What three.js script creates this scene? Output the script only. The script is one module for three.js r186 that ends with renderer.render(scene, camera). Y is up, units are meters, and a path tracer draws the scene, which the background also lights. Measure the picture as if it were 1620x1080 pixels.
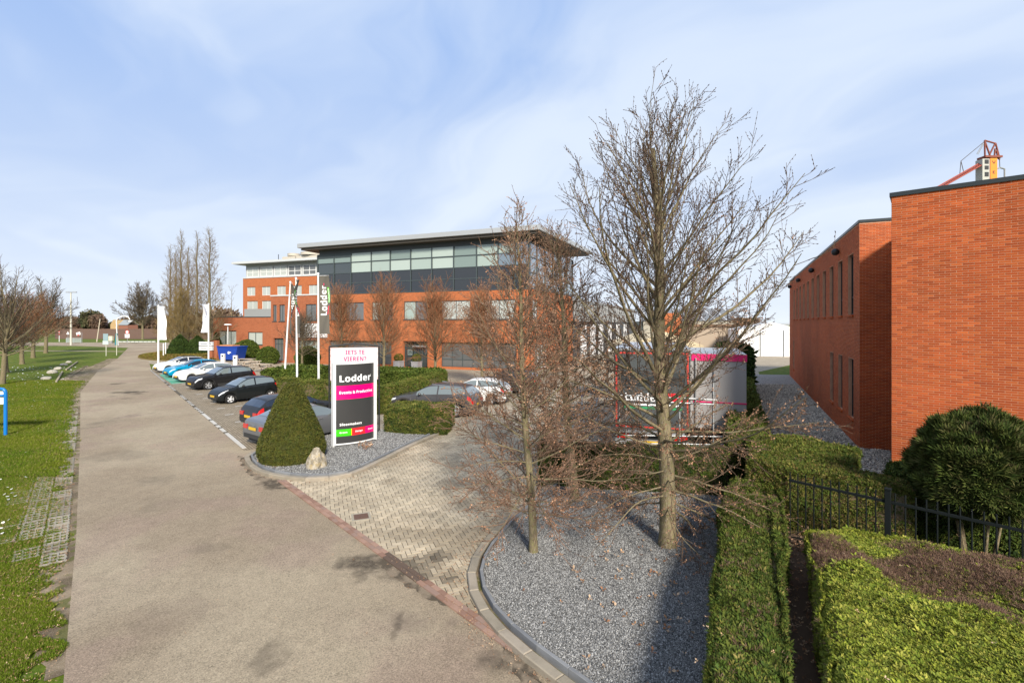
import * as THREE from 'three';
import { mergeGeometries, mergeVertices, toCreasedNormals } from 'three/addons/utils/BufferGeometryUtils.js';

// ---------------------------------------------------------------- camera, sky, sun, exposure
const W = 1620, HGT = 1080, F = 780, EYE = 4.7, HOR = 512;
const scene = new THREE.Scene();
const camera = new THREE.PerspectiveCamera(2 * Math.atan(HGT / 2 / F) * 180 / Math.PI, W / HGT, 0.1, 3000);
camera.position.set(0, EYE, 0);
camera.lookAt(0, EYE, -10);
camera.setViewOffset(W, HGT, 0, HGT / 2 - HOR, W, HGT);          // level camera with a shifted lens
camera.updateProjectionMatrix();

const SUN_AZ = 16 * Math.PI / 180, SUN_EL = 31 * Math.PI / 180;
const sunDir = new THREE.Vector3(Math.sin(SUN_AZ) * Math.cos(SUN_EL), Math.sin(SUN_EL), Math.cos(SUN_AZ) * Math.cos(SUN_EL));
const sun = new THREE.DirectionalLight(new THREE.Color(1, 0.92, 0.80), 4.0);
sun.position.copy(sunDir).multiplyScalar(120);
sun.castShadow = true;
sun.shadow.mapSize.set(4096, 4096);
sun.shadow.radius = 18;
Object.assign(sun.shadow.camera, { left: -70, right: 60, top: 70, bottom: -70, near: 1, far: 320 });
scene.add(sun, sun.target);

const renderer = new THREE.WebGLRenderer({ antialias: true });
renderer.setSize(1024, 682);
renderer.toneMapping = THREE.LinearToneMapping;
renderer.toneMappingExposure = 1.68;
renderer.shadowMap.enabled = true;

// ---------------------------------------------------------------- random numbers and noise
function rng(seed) { let a = seed >>> 0; return () => { a = (a + 0x6D2B79F5) | 0; let t = Math.imul(a ^ (a >>> 15), 1 | a); t = (t + Math.imul(t ^ (t >>> 7), 61 | t)) ^ t; return ((t ^ (t >>> 14)) >>> 0) / 4294967296; }; }
const R0 = rng(7);
function lattice(seed, n = 256) { const r = rng(seed), a = new Float32Array(n * n); for (let i = 0; i < n * n; i++) a[i] = r(); return a; }
const LAT = lattice(11);
function vnoise(x, y, p) {                                        // periodic value noise, period p cells
  const xi = Math.floor(x), yi = Math.floor(y); let fx = x - xi, fy = y - yi; fx = fx * fx * (3 - 2 * fx); fy = fy * fy * (3 - 2 * fy);
  const m = (k) => ((k % p) + p) % p, x0 = m(xi), x1 = m(xi + 1), y0 = m(yi), y1 = m(yi + 1), at = (i, j) => LAT[(j & 255) * 256 + (i & 255)];
  return (at(x0, y0) * (1 - fx) + at(x1, y0) * fx) * (1 - fy) + (at(x0, y1) * (1 - fx) + at(x1, y1) * fx) * fy;
}
function fbm(u, v, p0, oct = 4, gain = 0.5) { let s = 0, a = 1, t = 0, p = p0; for (let o = 0; o < oct; o++) { s += a * vnoise(u * p + o * 17.3 * 0, v * p, p); t += a; a *= gain; p *= 2; } return s / t; }
const clamp = (x, a = 0, b = 1) => Math.min(b, Math.max(a, x)), mix = (a, b, t) => a + (b - a) * t, sstep = (a, b, x) => { const t = clamp((x - a) / (b - a)); return t * t * (3 - 2 * t); };
const mix3 = (a, b, t) => [mix(a[0], b[0], t), mix(a[1], b[1], t), mix(a[2], b[2], t)];

const SKX = 0.33, SKY = 0.12;
{ // the sky: thin high cloud over a pale blue, the same all round
  const w = 2048, h = 1024, d = new Float32Array(w * h * 4);
  for (let j = 0; j < h; j++) {
    const el = ((j + 0.5) / h - 0.5) * Math.PI, up = Math.max(0, Math.sin(el));
    for (let i = 0; i < w; i++) {
      const az = (i + 0.5) / w * 2 * Math.PI, k = (j * w + i) * 4;
      const t = Math.pow(clamp(up / 0.60), 0.60);
      let c = mix3([0.55, 0.59, 0.63], [0.165, 0.28, 0.525], t);
      const q = 1 / (up + 0.20), px = Math.cos(az) * Math.cos(el) * q, py = Math.sin(az) * Math.cos(el) * q;
      const a = 0.9, sx = px * Math.cos(a) + py * Math.sin(a), sy = -px * Math.sin(a) + py * Math.cos(a);
      const w1 = fbm(sx * 0.045 + 0.31, sy * 0.045 + 0.72, 16, 4) - 0.5, w2 = fbm(sx * 0.06 + 0.83, sy * 0.06 + 0.15, 16, 4) - 0.5;
      const n = fbm(sx * 0.045 + w1 * 0.14 + SKX, sy * 0.10 + w2 * 0.16 + SKY, 16, 7, 0.58), n2 = fbm(sx * 0.03 + w2 * 0.06 + SKX, sy * 0.035 + w1 * 0.06 + SKY + 0.37, 16, 4, 0.5);
      let cl = sstep(0.36, 0.72, n * 0.55 + n2 * 0.5) * 0.60 + sstep(0.3, 0.75, n2) * 0.05;
      cl *= sstep(-0.02, 0.10, up);
      c = mix3(c, [0.55, 0.595, 0.64], clamp(cl));
      if (el < 0) c = [0.36, 0.36, 0.34];
      d[k] = c[0]; d[k + 1] = c[1]; d[k + 2] = c[2]; d[k + 3] = 1;
    }
  }
  const t = new THREE.DataTexture(d, w, h, THREE.RGBAFormat, THREE.FloatType);
  t.mapping = THREE.EquirectangularReflectionMapping; t.magFilter = THREE.LinearFilter; t.minFilter = THREE.LinearFilter; t.wrapS = THREE.RepeatWrapping; t.needsUpdate = true;
  scene.background = t; scene.environment = t;
}

// ---------------------------------------------------------------- helpers
const V = (x, y, z) => new THREE.Vector3(x, y, z);
const P = (px, py, h = 0) => { const D = (EYE - h) * F / (py - HOR); return [(px - 810) / F * D, D]; };   // a pixel on the level plane of height h: [x, distance ahead]
const PD = (px, D) => [(px - 810) / F * D, D];
const names = {};
function numbered(n) { const k = names[n] = (names[n] ?? -1) + 1; return k ? `${n}_${String(k).padStart(3, '0')}` : n; }
function shadow(o) { o.castShadow = true; o.receiveShadow = true; return o; }
function thing(name, label, category, x = 0, D = 0, turn = 0, group, y = 0) {
  const o = new THREE.Group(); o.name = numbered(name); o.position.set(x, y, -D); o.rotation.y = turn; o.userData = { label, category };
  if (group) o.userData.group = group; scene.add(o); return o;
}
function part(parent, name, geo, mat, label) { const m = shadow(new THREE.Mesh(geo, mat)); m.name = name; if (label) m.userData.label = label; parent.add(m); return m; }
function structure(name, geo, mat) { const m = shadow(geo ? new THREE.Mesh(geo, mat) : new THREE.Group()); m.name = numbered(name); m.userData = { kind: 'structure' }; scene.add(m); return m; }
function copyOf(o, x, D, turn, label) { const c = o.clone(); c.name = numbered(o.name.replace(/_\d{3}$/, '')); c.position.set(x, o.position.y, -D); c.rotation.y = turn; c.userData = { ...o.userData }; if (label) c.userData.label = label; scene.add(c); return c; }
function boxUV(g, s = 1) {                                        // uv in metres, from the side a face points to
  if (g.index) g = g.toNonIndexed();
  const p = g.attributes.position, n = g.attributes.normal, uv = new Float32Array(p.count * 2);
  for (let i = 0; i < p.count; i += 3) {
    const nx = Math.abs(n.getX(i) + n.getX(i + 1) + n.getX(i + 2)), ny = Math.abs(n.getY(i) + n.getY(i + 1) + n.getY(i + 2)), nz = Math.abs(n.getZ(i) + n.getZ(i + 1) + n.getZ(i + 2));
    for (let k = i; k < i + 3; k++) {
      const x = p.getX(k), y = p.getY(k), z = p.getZ(k);
      const [a, b] = ny > nx && ny > nz ? [x, -z] : nx > nz ? [z, y] : [x, y];
      uv[k * 2] = a * s; uv[k * 2 + 1] = b * s;
    }
  }
  g.setAttribute('uv', new THREE.BufferAttribute(uv, 2)); return g;
}
const box = (w, h, d, x = 0, y = 0, z = 0) => boxUV(new THREE.BoxGeometry(w, h, d).translate(x, y, z));
const box2 = (x0, x1, y0, y1, z0, z1) => box(x1 - x0, y1 - y0, z1 - z0, (x0 + x1) / 2, (y0 + y1) / 2, (z0 + z1) / 2);
const merge = (list) => mergeGeometries(list.map((g) => { let k = g.index ? g.toNonIndexed() : g; for (const a of Object.keys(k.attributes)) if (!['position', 'normal', 'uv'].includes(a)) k.deleteAttribute(a); if (!k.attributes.uv) k = boxUV(k); return k; }));
function rod(a, b, r0, r1 = r0, n = 8) {                          // a bar between two points
  const A = V(...a), B = V(...b), d = B.clone().sub(A), g = new THREE.CylinderGeometry(r1, r0, d.length(), n);
  g.applyQuaternion(new THREE.Quaternion().setFromUnitVectors(V(0, 1, 0), d.normalize())); g.translate((A.x + B.x) / 2, (A.y + B.y) / 2, (A.z + B.z) / 2); return boxUV(g);
}
function bar(a, b, w, h) { const A = V(...a), B = V(...b), d = B.clone().sub(A), L = d.length(), g = new THREE.BoxGeometry(w, h, L); const m = new THREE.Matrix4().lookAt(B, A, Math.abs(d.y) > 0.98 * L ? V(1, 0, 0) : V(0, 1, 0)); g.applyMatrix4(m); g.translate((A.x + B.x) / 2, (A.y + B.y) / 2, (A.z + B.z) / 2); return boxUV(g); }
function flat(pts, y, holes = []) {                               // a level sheet through [x, distance] points; uv in metres
  const s = new THREE.Shape(pts.map(([x, D]) => new THREE.Vector2(x, D))); for (const h of holes) s.holes.push(new THREE.Path(h.map(([x, D]) => new THREE.Vector2(x, D))));
  const g = new THREE.ShapeGeometry(s); g.rotateX(-Math.PI / 2); g.translate(0, y, 0); return g;
}
function slab(pts, y0, y1, bev = 0) { const s = new THREE.Shape(pts.map(([x, D]) => new THREE.Vector2(x, D))); const g = new THREE.ExtrudeGeometry(s, { depth: y1 - y0 - bev * 2, bevelEnabled: bev > 0, bevelSize: bev, bevelThickness: bev, bevelOffset: -bev, bevelSegments: 1 }); g.rotateX(-Math.PI / 2); g.translate(0, y0 + bev, 0); return boxUV(g); }
function ragged(pts, step, amp, seed) {                           // a polygon with an uneven outline
  const r = rng(seed), out = [];
  pts.forEach((a, i) => { const b = pts[(i + 1) % pts.length], L = Math.hypot(b[0] - a[0], b[1] - a[1]), n = Math.max(1, Math.round(L / step)), nx = -(b[1] - a[1]) / L, ny = (b[0] - a[0]) / L; for (let k = 0; k < n; k++) { const o = (r() - 0.5) * 2 * amp * (k ? 1 : 0); out.push([mix(a[0], b[0], k / n) + nx * o, mix(a[1], b[1], k / n) + ny * o]); } });
  return out;
}
const inside = (pts, x, y) => { let c = false; for (let i = 0, j = pts.length - 1; i < pts.length; j = i++) { const [a, b] = pts[i], [e, f] = pts[j]; if ((b > y) !== (f > y) && x < (e - a) * (y - b) / (f - b) + a) c = !c; } return c; };
function scatter(parent, name, geo, mat, list, top) {             // many small copies as one part; list of {p, q, s, c}
  const m = new THREE.InstancedMesh(geo, mat, list.length), M = new THREE.Matrix4(), C = new THREE.Color();
  list.forEach((e, i) => { M.compose(e.p, e.q, typeof e.s === 'number' ? V(e.s, e.s, e.s) : e.s); m.setMatrixAt(i, M); if (e.c) m.setColorAt(i, C.setRGB(...e.c)); });
  m.name = top ? numbered(name) : name; m.userData = { kind: 'stuff', ...(top || {}) }; shadow(m); (parent || scene).add(m); return m;
}
const Q = (x, y, z) => new THREE.Quaternion().setFromEuler(new THREE.Euler(x, y, z, 'YXZ'));

// ---------------------------------------------------------------- textures and materials
function texture(w, h, size, fn, srgb = true, sizeY = size) {
  const d = new Uint8Array(w * h * 4), enc = (x) => { x = clamp(x); return srgb ? (x <= 0.0031308 ? x * 12.92 : 1.055 * Math.pow(x, 1 / 2.4) - 0.055) : x; };
  for (let j = 0; j < h; j++) for (let i = 0; i < w; i++) { const c = fn((i + 0.5) / w, (j + 0.5) / h, i, j), k = (j * w + i) * 4; for (let q = 0; q < 3; q++) d[k + q] = Math.round(255 * enc(Array.isArray(c) ? c[q] : c)); d[k + 3] = 255; }
  const t = new THREE.DataTexture(d, w, h); t.wrapS = t.wrapT = THREE.RepeatWrapping; t.magFilter = THREE.LinearFilter; t.minFilter = THREE.LinearMipmapLinearFilter; t.generateMipmaps = true; t.repeat.set(1 / size, 1 / sizeY);
  if (srgb) t.colorSpace = THREE.SRGBColorSpace; t.needsUpdate = true; return t;
}
const rgb = (r, g, b) => new THREE.Color().setRGB(r, g, b);
function mat(c, rough = 0.8, o = {}) { if (rough >= 0.8) return new THREE.MeshPhysicalMaterial({ color: Array.isArray(c) ? rgb(...c) : c, roughness: rough, side: THREE.DoubleSide, specularIntensity: 0.3, ...o }); return new THREE.MeshStandardMaterial({ color: Array.isArray(c) ? rgb(...c) : c, roughness: rough, metalness: 0, side: THREE.DoubleSide, ...o }); }
function phys(c, rough, o = {}) { return new THREE.MeshPhysicalMaterial({ color: Array.isArray(c) ? rgb(...c) : c, roughness: rough, side: THREE.DoubleSide, ...o }); }
const grainR = rng(5), GRAIN = new Float32Array(1 << 20); for (let i = 0; i < GRAIN.length; i++) GRAIN[i] = grainR();
const grain = (i, j) => GRAIN[((j & 1023) << 10) | (i & 1023)];

const fineBump = texture(512, 512, 0.8, (u, v, i, j) => 0.5 * grain(i, j) + 0.5 * fbm(u, v, 64, 3), false);
const T = {};
{ // worn light asphalt, one tile covering the near road with its stains where they lie
  const S = 24, X0 = -20, D0 = 4, st = [];
  const stain = (px, py, rx, ry, k, c) => { const [x, D] = P(px, py); st.push([x, D, rx, ry, k, c]); };
  stain(655, 900, 0.95, 0.75, 1.0, 0); stain(610, 885, 0.8, 0.5, 0.8, 0); stain(690, 930, 0.7, 0.35, 0.6, 0); stain(650, 990, 0.75, 0.45, 0.55, 1); stain(625, 1000, 0.1, 0.5, 0.8, 0); stain(430, 1035, 0.3, 0.55, 0.5, 0);
  stain(790, 1050, 0.5, 0.3, 0.9, 0); stain(440, 768, 0.9, 0.5, 0.75, 0); stain(185, 665, 0.7, 2.2, 0.42, 2); stain(190, 720, 1.1, 0.9, 0.3, 2); stain(260, 800, 1.2, 0.6, 0.2, 2); stain(560, 850, 0.9, 0.5, 0.3, 1); stain(300, 985, 1.0, 0.6, 0.22, 1); stain(250, 760, 0.8, 0.5, 0.3, 2); stain(330, 870, 0.6, 0.3, 0.35, 2);
  T.asphalt = texture(2048, 2048, S, (u, v, i, j) => {
    const x = u * S, D = v * S, wx = x - 24 * Math.round(0);
    const n = fbm(u, v, 8, 5), f = fbm(u, v, 128, 3), g = grain(i, j), g2 = grain(i * 3 + 7, j * 5 + 1);
    let c = mix3([0.365, 0.30, 0.21], [0.30, 0.238, 0.165], sstep(0.35, 0.68, n)); const red = sstep(0.5, 0.72, fbm(u + 0.37, v + 0.21, 16, 4)); c = mix3(c, [0.31, 0.225, 0.175], red * 0.45);
    const sp = 0.66 + 0.52 * g + 0.22 * (f - 0.5) + (g2 > 0.93 ? 0.3 : 0) - (g2 < 0.08 ? 0.26 : 0); c = c.map((k) => k * sp);
    for (const [sx, sD, rx, ry, k, kind] of st) {                 // matter lying on the road: mud, tyre marks, oil
      let dx = x - ((sx % S) + S) % S, dy = D - ((sD % S) + S) % S; dx -= S * Math.round(dx / S); dy -= S * Math.round(dy / S);
      const q = (dx / rx) ** 2 + (dy / ry) ** 2; if (q > 3) continue;
      const e = sstep(0.0, 0.9, 1.05 - q * 0.62 - 2.6 * (fbm(u + 0.1, v + 0.6, 32, 5, 0.62) - 0.40)) * k * clamp(0.15 + 1.9 * fbm(u + 0.4, v, 128, 3, 0.7) * (0.35 + 0.9 * g) - 0.12);
      c = mix3(c, kind === 0 ? [0.045, 0.036, 0.028] : kind === 1 ? [0.14, 0.10, 0.085] : [0.105, 0.088, 0.068], clamp(e));
    }
    return c;
  });
}
T.grass = texture(1024, 1024, 9, (u, v, i, j) => { const n = fbm(u, v, 8, 5), m = fbm(u + 0.3, v + 0.8, 32, 4), g = grain(i, j); let c = mix3([0.075, 0.115, 0.008], [0.115, 0.14, 0.012], n * 1.3 - 0.1); c = mix3(c, [0.17, 0.145, 0.05], sstep(0.55, 0.8, m) * 0.75); c = mix3(c, [0.06, 0.10, 0.012], sstep(0.55, 0.35, m) * 0.6); return c.map((k) => k * (0.6 + 0.8 * g)); });
T.dirt = texture(1024, 1024, 4, (u, v, i, j) => { const n = fbm(u, v, 8, 6), g = grain(i, j), h = grain(i * 7 + 3, j * 3); let c = mix3([0.29, 0.225, 0.15], [0.13, 0.098, 0.062], sstep(0.3, 0.7, n)); if (h > 0.93) c = [0.40, 0.34, 0.26]; c = mix3(c, [0.11, 0.115, 0.03], sstep(0.56, 0.7, fbm(u + 0.2, v + 0.7, 16, 4)) * 0.8); return c.map((k) => k * (0.65 + 0.7 * g)); });
T.grit = texture(1024, 1024, 3, (u, v, i, j) => { const n = fbm(u, v, 16, 5), g = grain(i, j); return mix3([0.24, 0.19, 0.135], [0.10, 0.08, 0.057], sstep(0.35, 0.65, n)).map((k) => k * (0.6 + 0.8 * g)); });
T.field = texture(512, 512, 40, (u, v, i, j) => { const n = fbm(u, v, 16, 5), g = grain(i, j); return mix3([0.185, 0.10, 0.058], [0.135, 0.078, 0.044], n + 0.25 * Math.sin(v * 2 * Math.PI * 40)).map((k) => k * (0.8 + 0.4 * g)); });
T.gravel = texture(1024, 1024, 2, (u, v, i, j) => { const a = fbm(u, v, 128, 2), g = grain(i >> 1, j >> 1), n = fbm(u, v, 8, 3); let k = g < 0.3 ? 0.06 : g < 0.72 ? 0.13 + 0.06 * a : 0.20 + 0.14 * a; k *= 0.8 + 0.4 * n; return [k, k, k * 0.97]; });
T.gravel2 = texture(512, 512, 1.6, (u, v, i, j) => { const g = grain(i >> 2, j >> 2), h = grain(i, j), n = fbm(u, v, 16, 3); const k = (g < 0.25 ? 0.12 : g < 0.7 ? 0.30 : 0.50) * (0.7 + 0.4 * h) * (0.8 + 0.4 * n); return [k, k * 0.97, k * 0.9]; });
T.sand = texture(512, 512, 1.5, (u, v, i, j) => { const k = 0.045 + 0.05 * grain(i, j) + 0.04 * fbm(u, v, 16, 4); return [k, k * 0.82, k * 0.6]; });
T.parking = texture(1024, 1024, 2, (u, v, i, j) => {              // small grey-brown setts too far off to tell apart
  const row = Math.floor(v * 20), x = u * 10 + (row & 1) * 0.5, col = Math.floor(x), fx = x - col, fy = v * 20 - row, n = fbm(u, v, 8, 5);
  const joint = Math.min(fx, 1 - fx) < 0.035 || Math.min(fy, 1 - fy) < 0.09; const t = grain((col % 10) * 13 + 5, row * 7 + 3), g = grain(i, j);
  let c = mix3([0.225, 0.185, 0.13], [0.30, 0.245, 0.175], t); if (joint) c = [0.075, 0.062, 0.045]; return c.map((k) => k * (0.7 + 0.35 * g + 0.35 * n));
});
T.yard = texture(1024, 1024, 4, (u, v, i, j) => { const row = Math.floor(v * 40), x = u * 20 + (row & 1) * 0.5, col = Math.floor(x), fx = x - col, fy = v * 40 - row, n = fbm(u, v, 8, 5), g = grain(i, j), t = grain(col % 20 + 40, row + 9); let c = mix3([0.35, 0.295, 0.215], [0.44, 0.375, 0.28], t); if (Math.min(fx, 1 - fx) < 0.05 || Math.min(fy, 1 - fy) < 0.12) c = [0.15, 0.125, 0.095]; return c.map((k) => k * (0.72 + 0.3 * g + 0.3 * n)); });
const brickTex = (base, dark, joint, seed) => texture(1024, 1024, 2.2, (u, v, i, j) => { const row = Math.floor(v * 35), x = u * 10 + (row & 1) * 0.5, col = Math.floor(x) % 10, fx = x - Math.floor(x), fy = v * 35 - row, t = grain(col * 11 + seed, row * 3 + seed), g = grain(i, j), n = fbm(u, v, 4, 4); let c = mix3(base, dark, t * t * 0.9); if (Math.min(fx, 1 - fx) < 0.03 || Math.min(fy, 1 - fy) < 0.11) c = joint; return c.map((k) => k * (0.8 + 0.2 * g + 0.22 * n)); });
T.brickA = brickTex([0.44, 0.12, 0.038], [0.29, 0.075, 0.026], [0.36, 0.18, 0.10], 1);
T.brickB = brickTex([0.36, 0.105, 0.045], [0.24, 0.065, 0.028], [0.28, 0.15, 0.09], 40);
T.bark = texture(512, 512, 0.5, (u, v, i, j) => { const n = fbm(u, v, 16, 4), s = fbm(u, v * 0.25, 32, 3), g = grain(i, j); let c = mix3([0.225, 0.18, 0.11], [0.125, 0.10, 0.065], sstep(0.35, 0.65, s)); c = mix3(c, [0.18, 0.18, 0.07], sstep(0.52, 0.7, n) * 0.6); c = mix3(c, [0.27, 0.24, 0.19], sstep(0.66, 0.8, fbm(u + 0.5, v + 0.2, 16, 4)) * 0.7); return c.map((k) => k * (0.75 + 0.5 * g)); });
T.stone = texture(512, 512, 0.7, (u, v, i, j) => { const n = fbm(u, v, 8, 5), g = grain(i, j); let c = mix3([0.40, 0.355, 0.28], [0.22, 0.19, 0.14], sstep(0.35, 0.65, n)); c = mix3(c, [0.36, 0.27, 0.12], sstep(0.55, 0.7, fbm(u + 0.4, v + 0.3, 8, 4)) * 0.6); return c.map((k) => k * (0.8 + 0.4 * g)); });
T.concrete = texture(512, 512, 1.2, (u, v, i, j) => { const n = fbm(u, v, 8, 5), g = grain(i, j); const k = (0.72 + 0.5 * n) * (0.85 + 0.3 * g); return [k, k, k]; });
const M = {
  asphalt: mat(0xffffff, 0.93, { map: T.asphalt, bumpMap: fineBump, bumpScale: 0.008 }),
  grass: mat(0xffffff, 1, { map: T.grass }), dirt: mat(0xffffff, 0.98, { map: T.dirt, bumpMap: fineBump, bumpScale: 0.01 }), field: mat(0xffffff, 1, { map: T.field }),
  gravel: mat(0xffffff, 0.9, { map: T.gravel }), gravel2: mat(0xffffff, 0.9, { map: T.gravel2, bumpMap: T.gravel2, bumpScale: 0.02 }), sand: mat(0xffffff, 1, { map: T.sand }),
  parking: mat(0xffffff, 0.9, { map: T.parking }), yard: mat(0xffffff, 0.9, { map: T.yard }),
  brickA: mat(0xffffff, 0.88, { map: T.brickA }), brickB: mat(0xffffff, 0.88, { map: T.brickB }),
  bark: mat(0xffffff, 0.95, { map: T.bark, bumpMap: T.bark, bumpScale: 0.012 }),
  stone: mat(0xffffff, 0.9, { map: T.stone, bumpMap: T.stone, bumpScale: 0.02 }),
  kerb: [[0.30, 0.26, 0.20], [0.27, 0.235, 0.18], [0.33, 0.285, 0.225]].map((c) => mat(c, 0.9, { map: T.concrete, bumpMap: fineBump, bumpScale: 0.003 })),
  edging: [[0.20, 0.205, 0.21], [0.23, 0.235, 0.24], [0.18, 0.186, 0.195]].map((c) => mat(c, 0.8, { map: T.concrete })),
  white: mat([0.72, 0.72, 0.71], 0.45), whitePaint: mat([0.62, 0.61, 0.58], 0.8, { map: T.concrete }), black: mat([0.015, 0.016, 0.017], 0.55), darkGrey: mat([0.045, 0.05, 0.053], 0.5), grey: mat([0.25, 0.26, 0.26], 0.55, { metalness: 0 }),
  zinc: mat([0.42, 0.43, 0.43], 0.42, { metalness: 0.35 }), roofWhite: mat([0.50, 0.52, 0.52], 0.5), steel: mat([0.55, 0.56, 0.57], 0.35, { metalness: 0.7 }),
  frame: mat([0.05, 0.065, 0.068], 0.45), frameWhite: mat([0.62, 0.63, 0.62], 0.5),
  blind: phys([0.30, 0.37, 0.335], 0.12, { clearcoat: 1, clearcoatRoughness: 0.02 }), blind2: phys([0.40, 0.43, 0.40], 0.15, { clearcoat: 1, clearcoatRoughness: 0.03 }),
  glass: phys([0.03, 0.04, 0.042], 0.03, { clearcoat: 1, clearcoatRoughness: 0.01, ior: 1.6 }), glassGrey: phys([0.11, 0.115, 0.115], 0.06, { clearcoat: 1, clearcoatRoughness: 0.02 }), skyGlass: phys([0.22, 0.27, 0.30], 0.04, { metalness: 0.55, clearcoat: 1, clearcoatRoughness: 0.01 }),
  blackGlass: phys([0.006, 0.007, 0.008], 0.05, { clearcoat: 1, clearcoatRoughness: 0.02, ior: 1.6 }),
  blue: mat([0.005, 0.16, 0.48], 0.35), red: mat([0.55, 0.03, 0.02], 0.4),
};

// ---------------------------------------------------------------- ground, roads, paving
structure('ground', flat([[-900, -60], [900, -60], [900, 1500], [-900, 1500]], 0), M.grass);
structure('ploughed_field', flat([[-141, 152], [-20, 142], [60, 560], [-520, 560]], 0.03), M.field);
const roadL = [[6.3, -8], [-0.4, 0], [-6.0, 6.6], [-9.6, 10.85], [-17.1, 19.5], [-29.7, 33.9], [-41.2, 49], [-53.4, 66.7], [-74.8, 96], [-92, 104]];
const roadR = [[13.7, -8], [6.4, 0], [-0.33, 7.36], [-6.56, 14.2], [-8.3, 16.7], [-10.1, 19.3], [-12.2, 21.4], [-34.3, 47], [-46.5, 63], [-61.5, 86], [-66, 106]];
structure('road', flat([...roadL, ...roadR.slice().reverse()], 0.02), M.asphalt);
structure('cross_road', flat([[-260, 112], [-92, 104], [-66, 106], [20, 112], [20, 124], [-80, 122], [-260, 130]], 0.024), M.asphalt);
structure('cycle_path', flat([[-240, 94], [-76, 84], [-64.5, 82.4], [-65, 84], [-76, 86], [-240, 97]], 0.016), M.asphalt);
// worn verge between lawn and road
{
  const off = (k) => roadL.slice(2, 8).map(([x, D], i) => { const w = [0.2, 0.8, 1.1, 1.2, 1.6, 0.9][i] * k; return [x - w * 0.75, D - w * 0.66]; });
  structure('bare_verge', flat(ragged([...roadL.slice(2, 8).map(([x, D]) => [x + 0.25, D + 0.2]), ...off(1).reverse()], 0.35, 0.16, 12), 0.012), M.dirt);
  structure('bare_soil_patch', flat(ragged([P(110, 610), P(150, 583), P(136, 578), P(92, 600)], 0.5, 0.35, 5), 0.014), M.dirt);
}
{ // dark grit gathered along the edges of the road
  const grit = mat(0xffffff, 0.98, { map: T.grit, bumpMap: fineBump, bumpScale: 0.008 }), put = (pts, step, amp, seed) => structure('edge_grit', flat(ragged(pts, step, amp, seed), 0.0245), grit);
  put([P(783, 1006), P(850, 1068), P(900, 1110), P(838, 1090), P(792, 1040)], 0.12, 0.07, 22); put([P(384, 722), P(402, 750), P(440, 763), P(470, 776), P(425, 772), P(388, 748), P(376, 722)], 0.14, 0.07, 23);
  put([P(600, 876), P(668, 925), P(720, 962), P(682, 952), P(622, 915), P(590, 888)], 0.1, 0.06, 24);
}
{ // grass grids pressed into the verge, each tile a piece
  const verge = structure('grid_tile_strip'); const g = []; for (let k = 0; k < 4; k++) g.push(box(0.035, 0.03, 0.40, -0.27 + k * 0.18, 0.028, 0)); for (let k = 0; k < 4; k++) g.push(box(0.60, 0.026, 0.03, 0, 0.026, -0.17 + k * 0.113));
  const geo = merge(g), ms = [[0.27, 0.245, 0.20], [0.22, 0.20, 0.16], [0.31, 0.285, 0.235]].map((c) => mat(c, 0.95, { map: T.concrete })), r = rng(31);
  const a = P(108, 880), b = P(124, 648), L = Math.hypot(b[0] - a[0], b[1] - a[1]), ux = (b[0] - a[0]) / L, uD = (b[1] - a[1]) / L;
  for (let s = 0; s < L; s += 0.62) for (let k = 0; k < 3; k++) { if (r() < 0.10) continue; if (k === 2 && (s < 1.5 || s > 7)) continue; const o = -0.22 - k * 0.43; const t = part(verge, 'grid_tile', geo, ms[Math.floor(r() * 3)]); t.position.set(a[0] + ux * s + uD * o, (r() - 0.7) * 0.018, -(a[1] + uD * s - ux * o)); t.rotation.set((r() - 0.5) * 0.04, Math.atan2(uD, ux) + (r() - 0.5) * 0.05, (r() - 0.5) * 0.04); }
}
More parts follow.
